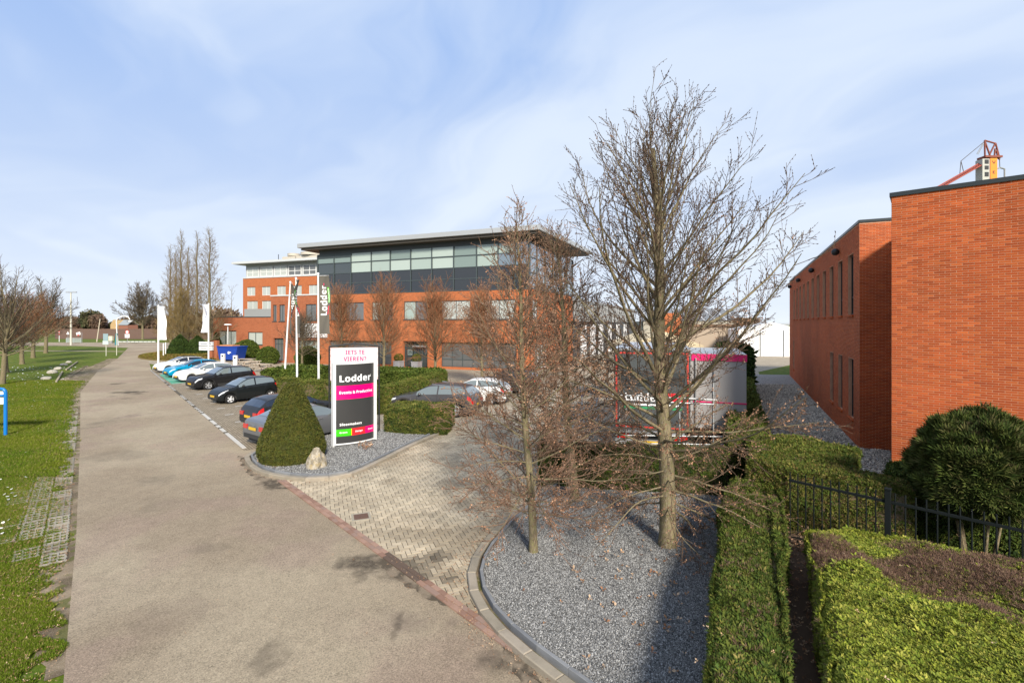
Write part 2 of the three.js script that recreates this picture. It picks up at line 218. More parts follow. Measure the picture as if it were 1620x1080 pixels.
// parking bays
const pkA = P(372, 702), pkB = [-34.3, 47], pkU = [pkB[0] - pkA[0], pkB[1] - pkA[1]], pkN = Math.hypot(...pkU), eu = [pkU[0] / pkN, pkU[1] / pkN], cu = [0.6, 0.8];
const pk = (s, t) => [pkA[0] + eu[0] * s + cu[0] * t, pkA[1] + eu[1] * s + cu[1] * t];
structure('parking_bays', (() => { const g = flat([pk(-1.5, 0), pk(pkN + 4, 0), pk(pkN + 4, 7.5), pk(-1.5, 6.6)], 0.026); const p = g.attributes.position, uv = g.attributes.uv; for (let i = 0; i < p.count; i++) { const x = p.getX(i), D = -p.getZ(i); uv.setXY(i, x * eu[1] - D * eu[0], x * eu[0] + D * eu[1]); } const q = g.attributes.uv; for (let i = 0; i < q.count; i++) q.setXY(i, q.getY(i), q.getX(i)); return g; })(), M.parking);
{
  const green = mat([0.10, 0.33, 0.22], 0.8, { map: T.concrete }), m = structure('green_charging_bay', null);
  const s0 = ((P(258, 609)[0] - pkA[0]) * eu[0] + (P(258, 609)[1] - pkA[1]) * eu[1]), s1 = s0 + 9.6;
  part(m, 'green_paint', flat(ragged([pk(s0, 0.35), pk(s1, 0.35), pk(s1, 6), pk(s0, 6)], 0.4, 0.03, 4), 0.031), green);
  for (let k = 0; k < 4; k++) part(m, 'painted_line', flat([pk(s0 + 0.1 + k * 3.1, 0.4), pk(s0 + 0.24 + k * 3.1, 0.4), pk(s0 + 0.24 + k * 3.1, 5.2), pk(s0 + 0.1 + k * 3.1, 5.2)], 0.035), M.whitePaint);
  const lines = structure('parking_markings'); const r = rng(2);
  for (let b = 0; b < Math.floor((s0 + 0.5) / 2.45); b++) for (let k = 0; k < 5; k++) { const s = s0 - 2.4 * (b + 0.35), t = 0.9 + k * 0.95 + r() * 0.08; part(lines, 'painted_dash', flat([pk(s, t), pk(s + 0.1, t), pk(s + 0.1, t + 0.42), pk(s, t + 0.42)], 0.032), M.whitePaint); }
  // the white and dark edge stones between road and bays
  const edge = structure('parking_kerb'), wm = mat([0.5, 0.48, 0.44], 0.85, { map: T.concrete }), dm = mat([0.11, 0.095, 0.075], 0.9, { map: T.concrete }), gg = box(0.26, 0.08, 0.14, 0, 0.015, 0); let n = 0;
  for (let s = -1; s < pkN + 3; s += 0.30) { const e = part(edge, 'kerb_stone', gg, (n++ % 2 ? (s > 8 || r() < 0.2) : r() < 0.12) ? dm : (s > 17 && s < 20) ? dm : wm); const [x, D] = pk(s, 0.08); e.position.set(x, (r() - 0.5) * 0.008, -D); e.rotation.y = Math.atan2(eu[1], eu[0]) + (r() - 0.5) * 0.04; }
}
structure('yard_paving', flat([P(405, 717), P(603, 681), P(652, 707), P(835, 707), [3.6, 16.5], [11.2, 20], [24, 48], [60, 86], [90, 140], [24, 140], [6, 80], [-4, 56], [-33, 62], [-30, 46], [-14, 31]], 0.010), M.yard);
structure('forecourt', flat([[-30, 58.5], [-31.5, 62], [-52, 80], [-56, 70], [-36, 52], [-26, 44], [-22, 47]], 0.014), M.yard);

// kerb lines
function resample(pts, step) { const c = new THREE.CatmullRomCurve3(pts.map(([x, D]) => V(x, 0, -D)), false, 'centripetal'), n = Math.max(2, Math.round(c.getLength() / step)); return c.getSpacedPoints(n).map((p) => [p.x, -p.z]); }
function offset(pts, o) { return pts.map((p, i) => { const a = pts[Math.max(0, i - 1)], b = pts[Math.min(pts.length - 1, i + 1)], L = Math.hypot(b[0] - a[0], b[1] - a[1]); return [p[0] - (b[1] - a[1]) / L * o, p[1] + (b[0] - a[0]) / L * o]; }); }
function kerbLine(parent, name, pts, o0, o1, y0, y1, mats, bev, seed) {
  const a = offset(pts, o0), b = offset(pts, o1), r = rng(seed);
  for (let i = 0; i < pts.length - 1; i++) { const g = 0.006, q = [[mix(a[i][0], a[i + 1][0], g), mix(a[i][1], a[i + 1][1], g)], [mix(a[i][0], a[i + 1][0], 1 - g), mix(a[i][1], a[i + 1][1], 1 - g)], [mix(b[i][0], b[i + 1][0], 1 - g), mix(b[i][1], b[i + 1][1], 1 - g)], [mix(b[i][0], b[i + 1][0], g), mix(b[i][1], b[i + 1][1], g)]]; part(parent, name, slab(q, y0, y1 + (r() - 0.5) * 0.008, bev), mats[Math.floor(r() * mats.length)]); }
}
const bedKerb = resample([[872, 768], [822, 805], [775, 850], [749, 885], [739, 918], [748, 958], [782, 1005], [840, 1058], [900, 1105], [1010, 1190]].map((p) => P(...p)), 0.62);
const isleKerb = resample([[398, 719], [386, 727], [389, 736], [402, 748], [432, 757.5], [477, 763], [523, 761], [553, 756], [605, 733], [655, 707], [705, 685], [745, 668]].map((p) => P(...p)), 0.7);
const bed = structure('gravel_bed'), isle = structure('gravel_island');
kerbLine(bed, 'kerb_stone', bedKerb, 0, 0.16, -0.03, 0.12, M.kerb, 0.014, 1);
kerbLine(bed, 'edging_board', bedKerb, 0.23, 0.29, -0.03, 0.16, M.edging, 0.006, 2);
kerbLine(isle, 'kerb_stone', isleKerb, 0, 0.16, -0.03, 0.13, M.kerb, 0.014, 3);
const isleIn = isleKerb.slice(0, -5), isleEdge = offset(isleIn, 0.23);
kerbLine(isle, 'edging_board', isleIn, 0.2, 0.27, -0.03, 0.17, M.edging, 0.006, 4);
part(bed, 'soil_gap', flat([...offset(bedKerb, 0.02), ...offset(bedKerb, 0.4).reverse()], 0.045), M.dirt);
const bedPoly = [...offset(bedKerb, 0.26), [1.3, 3.2], [1.9, 5], [2.75, 6.69], [4.65, 10.85], [5.9, 13.4], [0.9, 14.4]], islePoly = [...isleEdge, P(603, 682), P(560, 683), P(520, 688), P(440, 702)];
part(bed, 'gravel_surface', flat(bedPoly, 0.085), M.gravel); part(isle, 'gravel_surface', flat(islePoly, 0.09), M.gravel);
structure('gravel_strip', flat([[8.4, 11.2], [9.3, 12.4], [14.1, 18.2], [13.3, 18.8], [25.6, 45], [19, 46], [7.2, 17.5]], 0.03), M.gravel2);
structure('soil_bed', flat([[1.9, 3.2], [3.1, 3.2], [12, 3.2], [12.2, 9.9], [9.4, 12.3], [7.2, 13.8], [5.2, 13]], 0.05), mat([0.15, 0.10, 0.066], 1, { map: T.concrete, bumpMap: fineBump, bumpScale: 0.02 }));

const stoneGeo = new THREE.IcosahedronGeometry(1, 0); { const p = stoneGeo.attributes.position; for (let i = 0; i < p.count; i++) { const k = 0.8 + 0.4 * Math.abs(Math.sin(p.getX(i) * 7.1 + p.getY(i) * 3.3)); p.setXYZ(i, p.getX(i) * 1.25 * k, p.getY(i) * 0.65, p.getZ(i) * k); } stoneGeo.computeVertexNormals(); }
function pebbles(parent, poly, y, n, s0, s1, seed, tint = [1.02, 1.02, 1.0]) {
  const r = rng(seed), xs = poly.map((p) => p[0]), ds = poly.map((p) => p[1]), x0 = Math.min(...xs), x1 = Math.max(...xs), d0 = Math.min(...ds), d1 = Math.max(...ds), list = []; let tries = 0;
  while (list.length < n && tries++ < n * 6) { const x = mix(x0, x1, r()), D = mix(d0, d1, r()); if (!inside(poly, x, D)) continue; const k = r(), c = k < 0.28 ? 0.045 + 0.04 * r() : k < 0.70 ? 0.12 + 0.10 * r() : 0.22 + 0.20 * r(); list.push({ p: V(x, y + r() * 0.008, -D), q: Q(r() * 6, r() * 6, r() * 6), s: mix(s0, s1, r() * r()), c: tint.map((t) => c * t) }); }
  return scatter(parent, 'gravel_stones', stoneGeo, M.pebble ??= mat(0xffffff, 0.75), list);
}
pebbles(bed, bedPoly.filter((p) => p[1] > 4.5), 0.087, 150000, 0.007, 0.0155, 51);
pebbles(scene.getObjectByName('gravel_strip'), [[8.5, 11.4], [9.3, 12.5], [14.0, 18.1], [13.2, 18.9], [22, 38], [17, 38], [7.6, 17.5]], 0.035, 46000, 0.018, 0.045, 53, [2.1, 1.9, 1.55]);  // tint brightens and warms these stones to offset the shade of the brick building
pebbles(isle, islePoly, 0.092, 30000, 0.010, 0.019, 52);

// the driveway of herringbone pavers
{
  const drive = structure('driveway');
  const e0 = P(438, 762), e1 = P(783, 1016), L = Math.hypot(e1[0] - e0[0], e1[1] - e0[1]), lu = [(e1[0] - e0[0]) / L, (e1[1] - e0[1]) / L], ln = [lu[1] * -1, lu[0]];   // along the red border and towards the yard
  const sgn = (ln[0] * 1 + ln[1] * 1) > 0 ? 1 : -1, nn = [ln[0] * sgn, ln[1] * sgn];
  const bord = (s, t) => [e0[0] + lu[0] * s + nn[0] * t, e0[1] + lu[1] * s + nn[1] * t];
  const k0 = isleKerb.filter((p) => p[0] > e0[0] - 0.3 && p[1] < 23), k1 = bedKerb.filter((p) => p[1] > e1[1] - 0.2);
  const poly = [bord(0, 0.12), ...k0, P(760, 672), [1.5, 19.5], [2.2, 15.2], ...offset(k1, 0.08), bord(L, 0.12)];
  part(drive, 'sand_bed', flat([bord(-0.3, -0.03), ...k0, P(760, 672), [1.5, 19.5], [2.2, 15.2], ...k1, bord(L + 0.2, -0.03)], 0.0165), M.sand);
  const ax = [0.93, 0.368], ay = [-0.368, 0.93], wC = 0.105, cells = [], r = rng(77);
  const xs = poly.map((p) => p[0]), ds = poly.map((p) => p[1]);
  const put = (i, j, vert) => { const a = (i + (vert ? 0.5 : 1)) * wC, b = (j + (vert ? 1 : 0.5)) * wC, x = -3 + ax[0] * a + ay[0] * b, D = 13 + ax[1] * a + ay[1] * b; if (inside(poly, x, D)) cells.push({ x, D, vert, d: Math.hypot(x, D) }); };
  for (let i = -110; i < 110; i++) for (let j = -110; j < 110; j++) { const k = (((i - j) % 4) + 4) % 4; if (k === 0) put(i, j, false); else if (k === 3) put(i, j, true); }
  cells.sort((p, q) => p.d - q.d);
  const geo = boxUV(new THREE.BoxGeometry(0.196, 0.05, 0.092)), A = Math.atan2(ax[1], ax[0]);
  const tone = (x, D) => { const st = P(665, 905), q = ((x - st[0]) / 0.85) ** 2 + ((D - st[1]) / 0.75) ** 2, n = vnoise(x * 2 + 40, D * 2 + 40, 256); let b = [0.46, 0.38, 0.27]; b = mix3(b, [0.39, 0.335, 0.245], vnoise(x * 0.7 + 9, D * 0.7 + 9, 256)); const k = (0.80 + 0.34 * r()) * (0.85 + 0.3 * n); b = b.map((c) => c * k); b = mix3(b, [0.06, 0.05, 0.038], sstep(1.35, 0.25, q + (n - 0.5) * 1.3 + (r() - 0.5) * 0.35) * (0.62 + 0.3 * r())); b = mix3(b, [0.17, 0.13, 0.085], sstep(0.6, 0.78, vnoise(x * 1.1 + 70, D * 1.1 + 70, 256)) * 0.35); return b; };
  const pal = {}, list = [];
  cells.forEach((c, i) => {
    const turn = A + (c.vert ? Math.PI / 2 : 0) + (r() - 0.5) * 0.03, y = 0.012 + (r() - 0.5) * 0.006, t = tone(c.x, c.D), q = Q((r() - 0.5) * 0.016, turn, (r() - 0.5) * 0.016);
    if (i < 300) { const key = t.map((v) => Math.round(v * 26)).join('_'); const m = part(drive, 'paver', geo, pal[key] ??= mat(t, 0.9, { map: T.concrete })); m.position.set(c.x, y, -c.D); m.quaternion.copy(q); } else list.push({ p: V(c.x, y, -c.D), q, s: 1, c: t });
  });
  scatter(drive, 'pavers', geo, mat(0xffffff, 0.9, { map: T.concrete }), list);
  const bg = boxUV(new THREE.BoxGeometry(0.203, 0.05, 0.097)), reds = [[0.30, 0.185, 0.135], [0.34, 0.215, 0.16], [0.25, 0.15, 0.11], [0.28, 0.19, 0.15]].map((c) => mat(c, 0.92, { map: T.concrete })), dk = mat([0.12, 0.085, 0.065], 0.9, { map: T.concrete }), B = Math.atan2(lu[1], lu[0]), st = P(650, 900);
  for (let row = 0; row < 2; row++) for (let s = row * 0.1; s < L + 0.15; s += 0.211) { const [x, D] = bord(s + 0.1, 0.05 + row * 0.105), near = Math.hypot(x - st[0], D - st[1]) < 0.3 + 0.6 * r(); const m = part(drive, 'border_brick', bg, near ? dk : reds[Math.floor(r() * 4)]); m.position.set(x, 0.024 + (r() - 0.5) * 0.006, -D); m.rotation.y = B + (r() - 0.5) * 0.03; }
  const [mx, mD] = P(571, 819.5), cover = thing('drain_cover', 'rusty square drain cover set in the herringbone driveway', 'drain cover', mx, mD, A);
  part(cover, 'frame', merge([box(0.44, 0.03, 0.05, 0, 0.03, 0.2), box(0.44, 0.03, 0.05, 0, 0.03, -0.2), box(0.05, 0.03, 0.35, 0.195, 0.03, 0), box(0.05, 0.03, 0.35, -0.195, 0.03, 0)]), mat([0.30, 0.27, 0.21], 0.9)); part(cover, 'lid', merge([box(0.33, 0.024, 0.34, 0, 0.032, 0), ...[-2, -1, 0, 1, 2].map((k) => box(0.02, 0.012, 0.28, k * 0.055, 0.048, 0))]), mat([0.12, 0.065, 0.042], 0.75));
}

// ---------------------------------------------------------------- hedges and clipped shrubs
function tuft(n, len, wid, spread, seed) {                        // a sprig of narrow leaves about +y
  const r = rng(seed), pos = [];
  for (let k = 0; k < n; k++) {
    const a = k / n * 6.283 + r() * 0.8, t = spread * (0.4 + 0.6 * r()), L = len * (0.7 + 0.5 * r()), d = V(Math.sin(t) * Math.cos(a), Math.cos(t), Math.sin(t) * Math.sin(a)), s = V(-Math.sin(a), 0, Math.cos(a)).multiplyScalar(wid / 2), b = d.clone().multiplyScalar(L * 0.1), m = d.clone().multiplyScalar(L * 0.55), e = d.clone().multiplyScalar(L); e.y -= L * 0.12;
    const tri = (p, q, w) => pos.push(p.x, p.y, p.z, q.x, q.y, q.z, w.x, w.y, w.z); const l = m.clone().sub(s), rr = m.clone().add(s); tri(b, rr, l); tri(l, rr, e);
  }
  const g = new THREE.BufferGeometry(); g.setAttribute('position', new THREE.Float32BufferAttribute(pos, 3)); g.computeVertexNormals(); g.setAttribute('uv', new THREE.Float32BufferAttribute(new Float32Array(pos.length / 3 * 2), 2)); return g;
}
const leafMat = phys(0xffffff, 0.8, { specularIntensity: 0.25 }), coreMat = mat([0.17, 0.125, 0.08], 1, { map: T.concrete });
const TUFT = { yew: tuft(7, 0.075, 0.016, 1.15, 1), small: tuft(6, 0.055, 0.02, 1.2, 2), far: tuft(5, 0.11, 0.04, 1.2, 3), shoot: tuft(9, 0.16, 0.014, 0.55, 4), dead: tuft(6, 0.075, 0.005, 0.8, 5) };
const UP = V(0, 1, 0);
function orient(n, r, jit) { const d = n.clone().add(V((r() - 0.5) * jit, (r() - 0.5) * jit, (r() - 0.5) * jit)).normalize(); return new THREE.Quaternion().setFromUnitVectors(UP, d).multiply(Q(0, r() * 6.28, 0)); }
const shade = (c, k) => c.map((v) => v * k);
function pick(r, pal) { return shade(pal[Math.floor(r() * pal.length)], 0.75 + 0.5 * r()); }
function hedge(name, label, poly, h, o) {
  const r = rng(o.seed), xs = poly.map((p) => p[0]), ds = poly.map((p) => p[1]), cx = xs.reduce((a, b) => a + b) / xs.length, cD = ds.reduce((a, b) => a + b) / ds.length;
  const t = thing(name, label, 'hedge', cx, cD, 0, o.group), loc = poly.map(([x, D]) => [x - cx, D - cD]), y0 = o.y0 || 0, S = o.size || 1, list = [], dead = [];
  let area = 0; loc.forEach((a, i) => { const b = loc[(i + 1) % loc.length]; area += a[0] * b[1] - b[0] * a[1]; }); const ccw = area > 0; area = Math.abs(area) / 2;
  const lump = (x, y, D) => (vnoise((x + cx) * 1.7 + 60, (D + cD) * 1.7 + y * 1.3 + 60, 256) - 0.5) * (o.lump ?? 0.10);
  const add = (p, n, top) => { const x = p.x + cx, D = -p.z + cD, z = vnoise(x * 0.9 + 30, D * 0.9 + p.y + 30, 256), f = o.brown ? o.brown(x, D, p.y, top, r) : 0; if (f && r() < f) { dead.push({ p, q: orient(n, r, 1.1), s: S * (0.7 + 0.6 * r()), c: pick(r, o.deadPal || [[0.13, 0.075, 0.05], [0.17, 0.11, 0.075], [0.10, 0.055, 0.04]]) }); if (r() < 0.5) { const p2 = p.clone(); p2.x += (r() - 0.5) * 0.06; p2.z += (r() - 0.5) * 0.06; p2.y += r() * 0.02; dead.push({ p: p2, q: orient(n, r, 1.3), s: S * (0.9 + 0.7 * r()), c: pick(r, [[0.15, 0.09, 0.06], [0.20, 0.13, 0.09], [0.11, 0.065, 0.045]]) }); } if (r() < 0.72) return; } list.push({ p, q: orient(n, r, 0.9), s: S * (0.6 + 0.75 * r()) * (r() < 0.04 ? 1.7 : 1), c: shade(pick(r, o.pal), 0.8 + 0.4 * z) }); };
  const edgeD = (x, D) => { let m = 9; loc.forEach((a, i) => { const b = loc[(i + 1) % loc.length], L = Math.hypot(b[0] - a[0], b[1] - a[1]); m = Math.min(m, Math.abs((x - a[0]) * (b[1] - a[1]) - (D - a[1]) * (b[0] - a[0])) / L); }); return m; };
  const x0 = Math.min(...loc.map((p) => p[0])), x1 = Math.max(...loc.map((p) => p[0])), d0 = Math.min(...loc.map((p) => p[1])), d1 = Math.max(...loc.map((p) => p[1])); const rd = o.round ?? 0.10;
  let n = Math.round(area * o.dens), guard = n * 8; while (n > 0 && guard-- > 0) { const x = mix(x0, x1, r()), D = mix(d0, d1, r()); if (!inside(loc, x, D)) continue; n--; const e = edgeD(x, D), drop = e < rd ? (1 - Math.sqrt(1 - (1 - e / rd) ** 2)) * rd : 0; add(V(x, h - 0.03 - drop + lump(x, h, D) - r() * 0.03, -D), V(0, 1, 0), true); }
  loc.forEach((a, i) => { if (o.skip?.includes(i)) return; const b = loc[(i + 1) % loc.length], L = Math.hypot(b[0] - a[0], b[1] - a[1]), s = ccw ? 1 : -1, nx = (b[1] - a[1]) / L * s, nD = -(b[0] - a[0]) / L * s, cnt = Math.round(L * (h - y0) * o.dens * 0.9); for (let k = 0; k < cnt; k++) { const u = r(), y = mix(y0 + 0.03, h - 0.05, r()), x = mix(a[0], b[0], u), D = mix(a[1], b[1], u), l = lump(x, y, D) * 0.8 - 0.03 - r() * 0.03; add(V(x + nx * l, y, -(D + nD * l)), V(nx, 0.35, -nD).normalize(), false); } });
  const inset = loc.map(([x, D]) => { const L = Math.hypot(x, D) || 1; return [x - x / L * 0.13, D - D / L * 0.13]; });
  part(t, 'branch_core', slab(inset, y0 + 0.02, h - 0.17), coreMat); scatter(t, 'foliage', o.tuft || TUFT.yew, leafMat, list); if (dead.length) scatter(t, 'dead_twigs', TUFT.dead, leafMat, dead); return t;
}
const GREEN = [[0.055, 0.085, 0.012], [0.075, 0.10, 0.016], [0.045, 0.07, 0.014], [0.09, 0.11, 0.02]], DARK = [[0.03, 0.055, 0.01], [0.045, 0.07, 0.014], [0.025, 0.045, 0.012]], OLIVE = [[0.13, 0.125, 0.025], [0.10, 0.115, 0.02], [0.155, 0.13, 0.04], [0.085, 0.10, 0.018]], LIME = [[0.215, 0.235, 0.028], [0.175, 0.205, 0.026], [0.28, 0.275, 0.05], [0.125, 0.165, 0.018], [0.155, 0.185, 0.03]];
const nz = (x, D, k, o = 0) => vnoise(x * k + 50 + o, D * k + 50 - o, 256);
hedge('bright_hedge', 'broad lime-green clipped hedge with brown bare patches before the black fence', [[1.95 + 1.12, 4.7], [4.75, 7.8], [5.35, 8.9], [6.2, 9.15], [8.3, 7.6], [9.6, 6.4], [9.6, 3.4], [3.0, 3.4]], 1.0, { seed: 101, dens: 2300, size: 0.8, tuft: TUFT.small, pal: LIME, round: 0.3, lump: 0.24, skip: [5, 6], brown: (x, D, y, top) => { if (!top) return 0.04; const n = nz(x, D * 1.5, 1.0, 3) * 0.6 + nz(x, D, 2.6, 9) * 0.4, band = Math.exp(-Math.pow((D + x * 0.30 - 9.55) / 0.75, 2)), band2 = Math.exp(-Math.pow((D + x * 0.5 - 9.55) / 0.35, 2)) * sstep(5.2, 6.6, x); return clamp(sstep(0.46, 0.64, n * 0.95 + (band + band2 * 0.7) * 0.24 - 0.06) * 1.05 * clamp(band * 1.6 + band2)); } });
hedge('yew_hedge', 'narrow clipped yew hedge along the side of the grey gravel bed', [[1.5, 4.0], [2.0, 5.08], [2.72, 6.69], [4.62, 10.85], [5.35, 11.9], [6.15, 11.2], [4.1, 7.4], [2.9, 5.08], [2.4, 4.0]], 1.0, { seed: 102, dens: 2000, size: 0.85, tuft: TUFT.yew, pal: [...GREEN, ...OLIVE, ...GREEN, ...GREEN], round: 0.18, lump: 0.2, brown: (x, D, y, top) => top ? 0.10 * sstep(0.45, 0.7, nz(x, D, 2.2)) + 0.02 : 0.01 });
const hg = 'fence hedge beside brick building';
hedge('yew_hedge', 'flat-topped yew hedge right behind the black picket fence', [[5.6, 11.75], [6.15, 10.95], [7.95, 9.72], [8.35, 10.4], [6.6, 12.2]], 1.45, { seed: 103, dens: 1300, size: 1, pal: [...GREEN, ...OLIVE, [0.17, 0.12, 0.04]], round: 0.12, brown: (x, D, y, top) => top ? 0.02 : 0.1 });
hedge('yew_hedge', 'low yew hedge block between the gravel notch and the yard', [[5.75, 11.9], [6.6, 12.2], [7.9, 11.45], [9.2, 13.0], [8.4, 14.6], [6.9, 14.4]], 1.42, { seed: 104, dens: 1000, size: 1.15, pal: [...GREEN, ...OLIVE], round: 0.12 });
hedge('yew_hedge', 'short yew hedge against the red brick front wall', [[8.25, 10.9], [8.55, 10.25], [9.6, 9.6], [11.3, 8.9], [11.9, 9.6], [9.55, 11.85], [8.95, 11.75]], 1.42, { seed: 105, dens: 1000, size: 1.1, pal: [...DARK, ...GREEN], round: 0.12 });
hedge('boundary_hedge', 'long green hedge between the truck yard and the gravel strip', [[6.3, 14.3], [7.6, 14.5], [14.6, 30], [13.4, 30.6]], 1.42, { seed: 106, dens: 420, size: 1.7, pal: [...GREEN, ...OLIVE, ...GREEN] });
hedge('clipped_bush_hedge', 'tall dark conifer screen beyond the white trailer', [[13.2, 31], [14.8, 30.4], [17.6, 38], [16.2, 38.6]], 3.1, { seed: 107, dens: 150, size: 2.6, pal: DARK, tuft: TUFT.far });
hedge('dark_hedge', 'low dark hedge behind the three bare trees', [[0.75, 14.15], [3.2, 13.55], [5.7, 13.2], [6.2, 14.1], [3.4, 14.6], [0.9, 15.1]], 1.18, { seed: 108, dens: 850, size: 1.05, pal: [...DARK, ...GREEN], lump: 0.16, brown: () => 0.22 });
hedge('block_hedge', 'squared yew hedge block beside the driveway, hiding the grey car\'s wheels', [[-5.45, 21.0], [-4.1, 20.5], [-2.75, 20.65], [-2.6, 22.3], [-5.3, 22.8]], 1.15, { seed: 109, dens: 900, size: 1.15, pal: [...DARK, ...OLIVE], round: 0.14 });
hedge('garden_hedge', 'hedge with a light top running beside the grey parked car', [[-7.1, 25.4], [-6.2, 25.6], [-4.4, 33.4], [-5.4, 33.8]], 1.42, { seed: 110, dens: 500, size: 1.5, pal: [...GREEN, ...OLIVE] });
hedge('garden_hedge', 'hedge across the ends of the parking bays below the flagpoles', [[-7.3, 26.6], [-7.1, 27.6], [-14.8, 32.2], [-15.2, 31.3]], 1.25, { seed: 111, dens: 420, size: 1.5, pal: [...GREEN, ...OLIVE] });
hedge('garden_hedge', 'wide low hedge between the flagpoles and the office building', [[-18.9, 37.2], [-18.2, 41.5], [-5.2, 38.3], [-5.4, 34.2]], 1.15, { seed: 112, dens: 300, size: 1.8, pal: GREEN, tuft: TUFT.far });

function clipped(name, label, category, x, D, profile, o) {        // a turned shrub: profile of [radius, height]
  const r = rng(o.seed), t = thing(name, label, category, x, D, 0, o.group), list = [];
  part(t, 'branch_core', new THREE.LatheGeometry(profile.map(([a, b]) => new THREE.Vector2(Math.max(0.01, a - 0.09 * o.size), b)), 20), coreMat);
  for (let i = 0; i < profile.length - 1; i++) { const [a, b] = profile[i], [c, d] = profile[i + 1], L = Math.hypot(c - a, d - b), n = Math.round(Math.PI * (a + c) * L * o.dens); for (let k = 0; k < n; k++) { const u = r(), w = r() * 6.283, lump = 1 + (vnoise(w * 1.3 + 20, (b + d) * 1.1 + u + 20, 256) - 0.5) * 0.09, R = mix(a, c, u) * lump - 0.04 * o.size * r(); list.push({ p: V(Math.cos(w) * R, mix(b, d, u), Math.sin(w) * R), q: orient(V((d - b) / L * Math.cos(w), (a - c) / L + 0.3, (d - b) / L * Math.sin(w)).normalize(), r, 0.9), s: o.size * (0.65 + 0.7 * r()), c: pick(r, o.pal) }); } }
  scatter(t, 'foliage', o.tuft || TUFT.yew, leafMat, list); return t;
}
clipped('topiary_cone', 'tall rounded yew topiary cone beside the silver sedan and the boulder', 'topiary', -7.55, 16.9, [[0.35, 0.1], [0.96, 0.12], [1.06, 0.42], [0.95, 0.9], [0.67, 1.6], [0.42, 2.2], [0.30, 2.46], [0.17, 2.61], [0.01, 2.65]], { seed: 201, dens: 1300, size: 1.2, pal: [[0.075, 0.08, 0.014], [0.055, 0.07, 0.014], [0.10, 0.095, 0.02], [0.06, 0.065, 0.02]] });
for (const [x, D, k, s] of [[-47.2, 70, 1, 211], [-45.0, 70.5, 0.95, 212]]) clipped('small_topiary', 'dark conical topiary at the foot of the tall bare trees', 'topiary', x, D, [[0.5, 0.1], [1.5 * k, 0.2], [1.35 * k, 1], [0.8 * k, 2.3 * k], [0.05, 3 * k]], { seed: s, dens: 160, size: 2.2, pal: DARK, tuft: TUFT.far, group: 'conical topiary by the trees' });
clipped('small_topiary', 'slim dark conifer beside the low brick block window', 'topiary', -45.6, 76, [[0.3, 0.1], [0.8, 0.3], [0.7, 1.5], [0.05, 3.2]], { seed: 213, dens: 160, size: 2.2, pal: DARK, tuft: TUFT.far });
for (const [x, D, s, k] of [[-35.5, 66, 221, 1.15], [-37.2, 67.5, 222, 0.95], [-28.4, 57.4, 223, 0.9], [-17.9, 52.5, 224, 1.0], [-22.2, 53.5, 227, 1.0]]) clipped('ball_shrub', 'round green box shrub near the brick walls behind the parking', 'shrub', x, D, [[0.4, 0], [1.0 * k, 0.3], [1.25 * k, 1.0 * k], [1.0 * k, 1.7 * k], [0.5 * k, 2.05 * k], [0.02, 2.15 * k]], { seed: s, dens: 170, size: 2.0, pal: GREEN, tuft: TUFT.far, group: 'round shrubs near the brick walls' });
{ // the big loose yew
  const r = rng(230), t = thing('yew_bush', 'large shaggy dark yew bush with upright shoots before the brick wall', 'bush', 8.9, 9.4, 0), list = [];
  for (let k = 0; k < 6; k++) { const a = r() * 6.28; part(t, 'stem', rod([Math.cos(a) * 0.18, 0, Math.sin(a) * 0.18], [Math.cos(a) * 0.4, 1.5, Math.sin(a) * 0.4], 0.03, 0.02, 6), M.bark); }
  part(t, 'branch_core', new THREE.SphereGeometry(0.52, 20, 14).scale(1.08, 0.86, 1.08).translate(0, 2.02, 0), coreMat);
  for (let k = 0; k < 17000; k++) { const u = r() * 2 - 1, w = r() * 6.283, s = Math.sqrt(1 - u * u), R = (0.58 + 0.34 * Math.pow(r(), 0.6)) * (0.74 + 0.3 * vnoise(w * 1.6 + 9, u * 3 + 9, 256) + 0.28 * vnoise(w * 5 + 9, u * 8 + 19, 256)), p = V(Math.cos(w) * s * R * 1.0, 1.98 + u * R * 0.95, Math.sin(w) * s * R * 1.0); if (p.y < 0.95) continue; list.push({ p, q: orient(V(Math.cos(w) * s, u + 0.85, Math.sin(w) * s).normalize(), r, 0.7), s: 0.9 + 0.7 * r(), c: pick(r, [[0.04, 0.062, 0.012], [0.06, 0.08, 0.016], [0.08, 0.095, 0.022], [0.035, 0.05, 0.012], [0.09, 0.085, 0.03]]) }); }
  for (let k = 0; k < 260; k++) { const w = r() * 6.283, u = Math.pow(r(), 0.7), s = Math.sqrt(1 - u * u), d = V(Math.cos(w) * s, u, Math.sin(w) * s); for (let q = 0; q < 3; q++) list.push({ p: V(d.x * (0.86 + q * 0.03), 1.98 + d.y * (0.82 + q * 0.09), d.z * (0.86 + q * 0.03)), q: orient(V(d.x * 0.5, 1, d.z * 0.5).normalize(), r, 0.25), s: 0.7, c: pick(r, [[0.05, 0.07, 0.02], [0.075, 0.06, 0.03]]) }); }
  scatter(t, 'foliage', TUFT.shoot, leafMat, list);
}

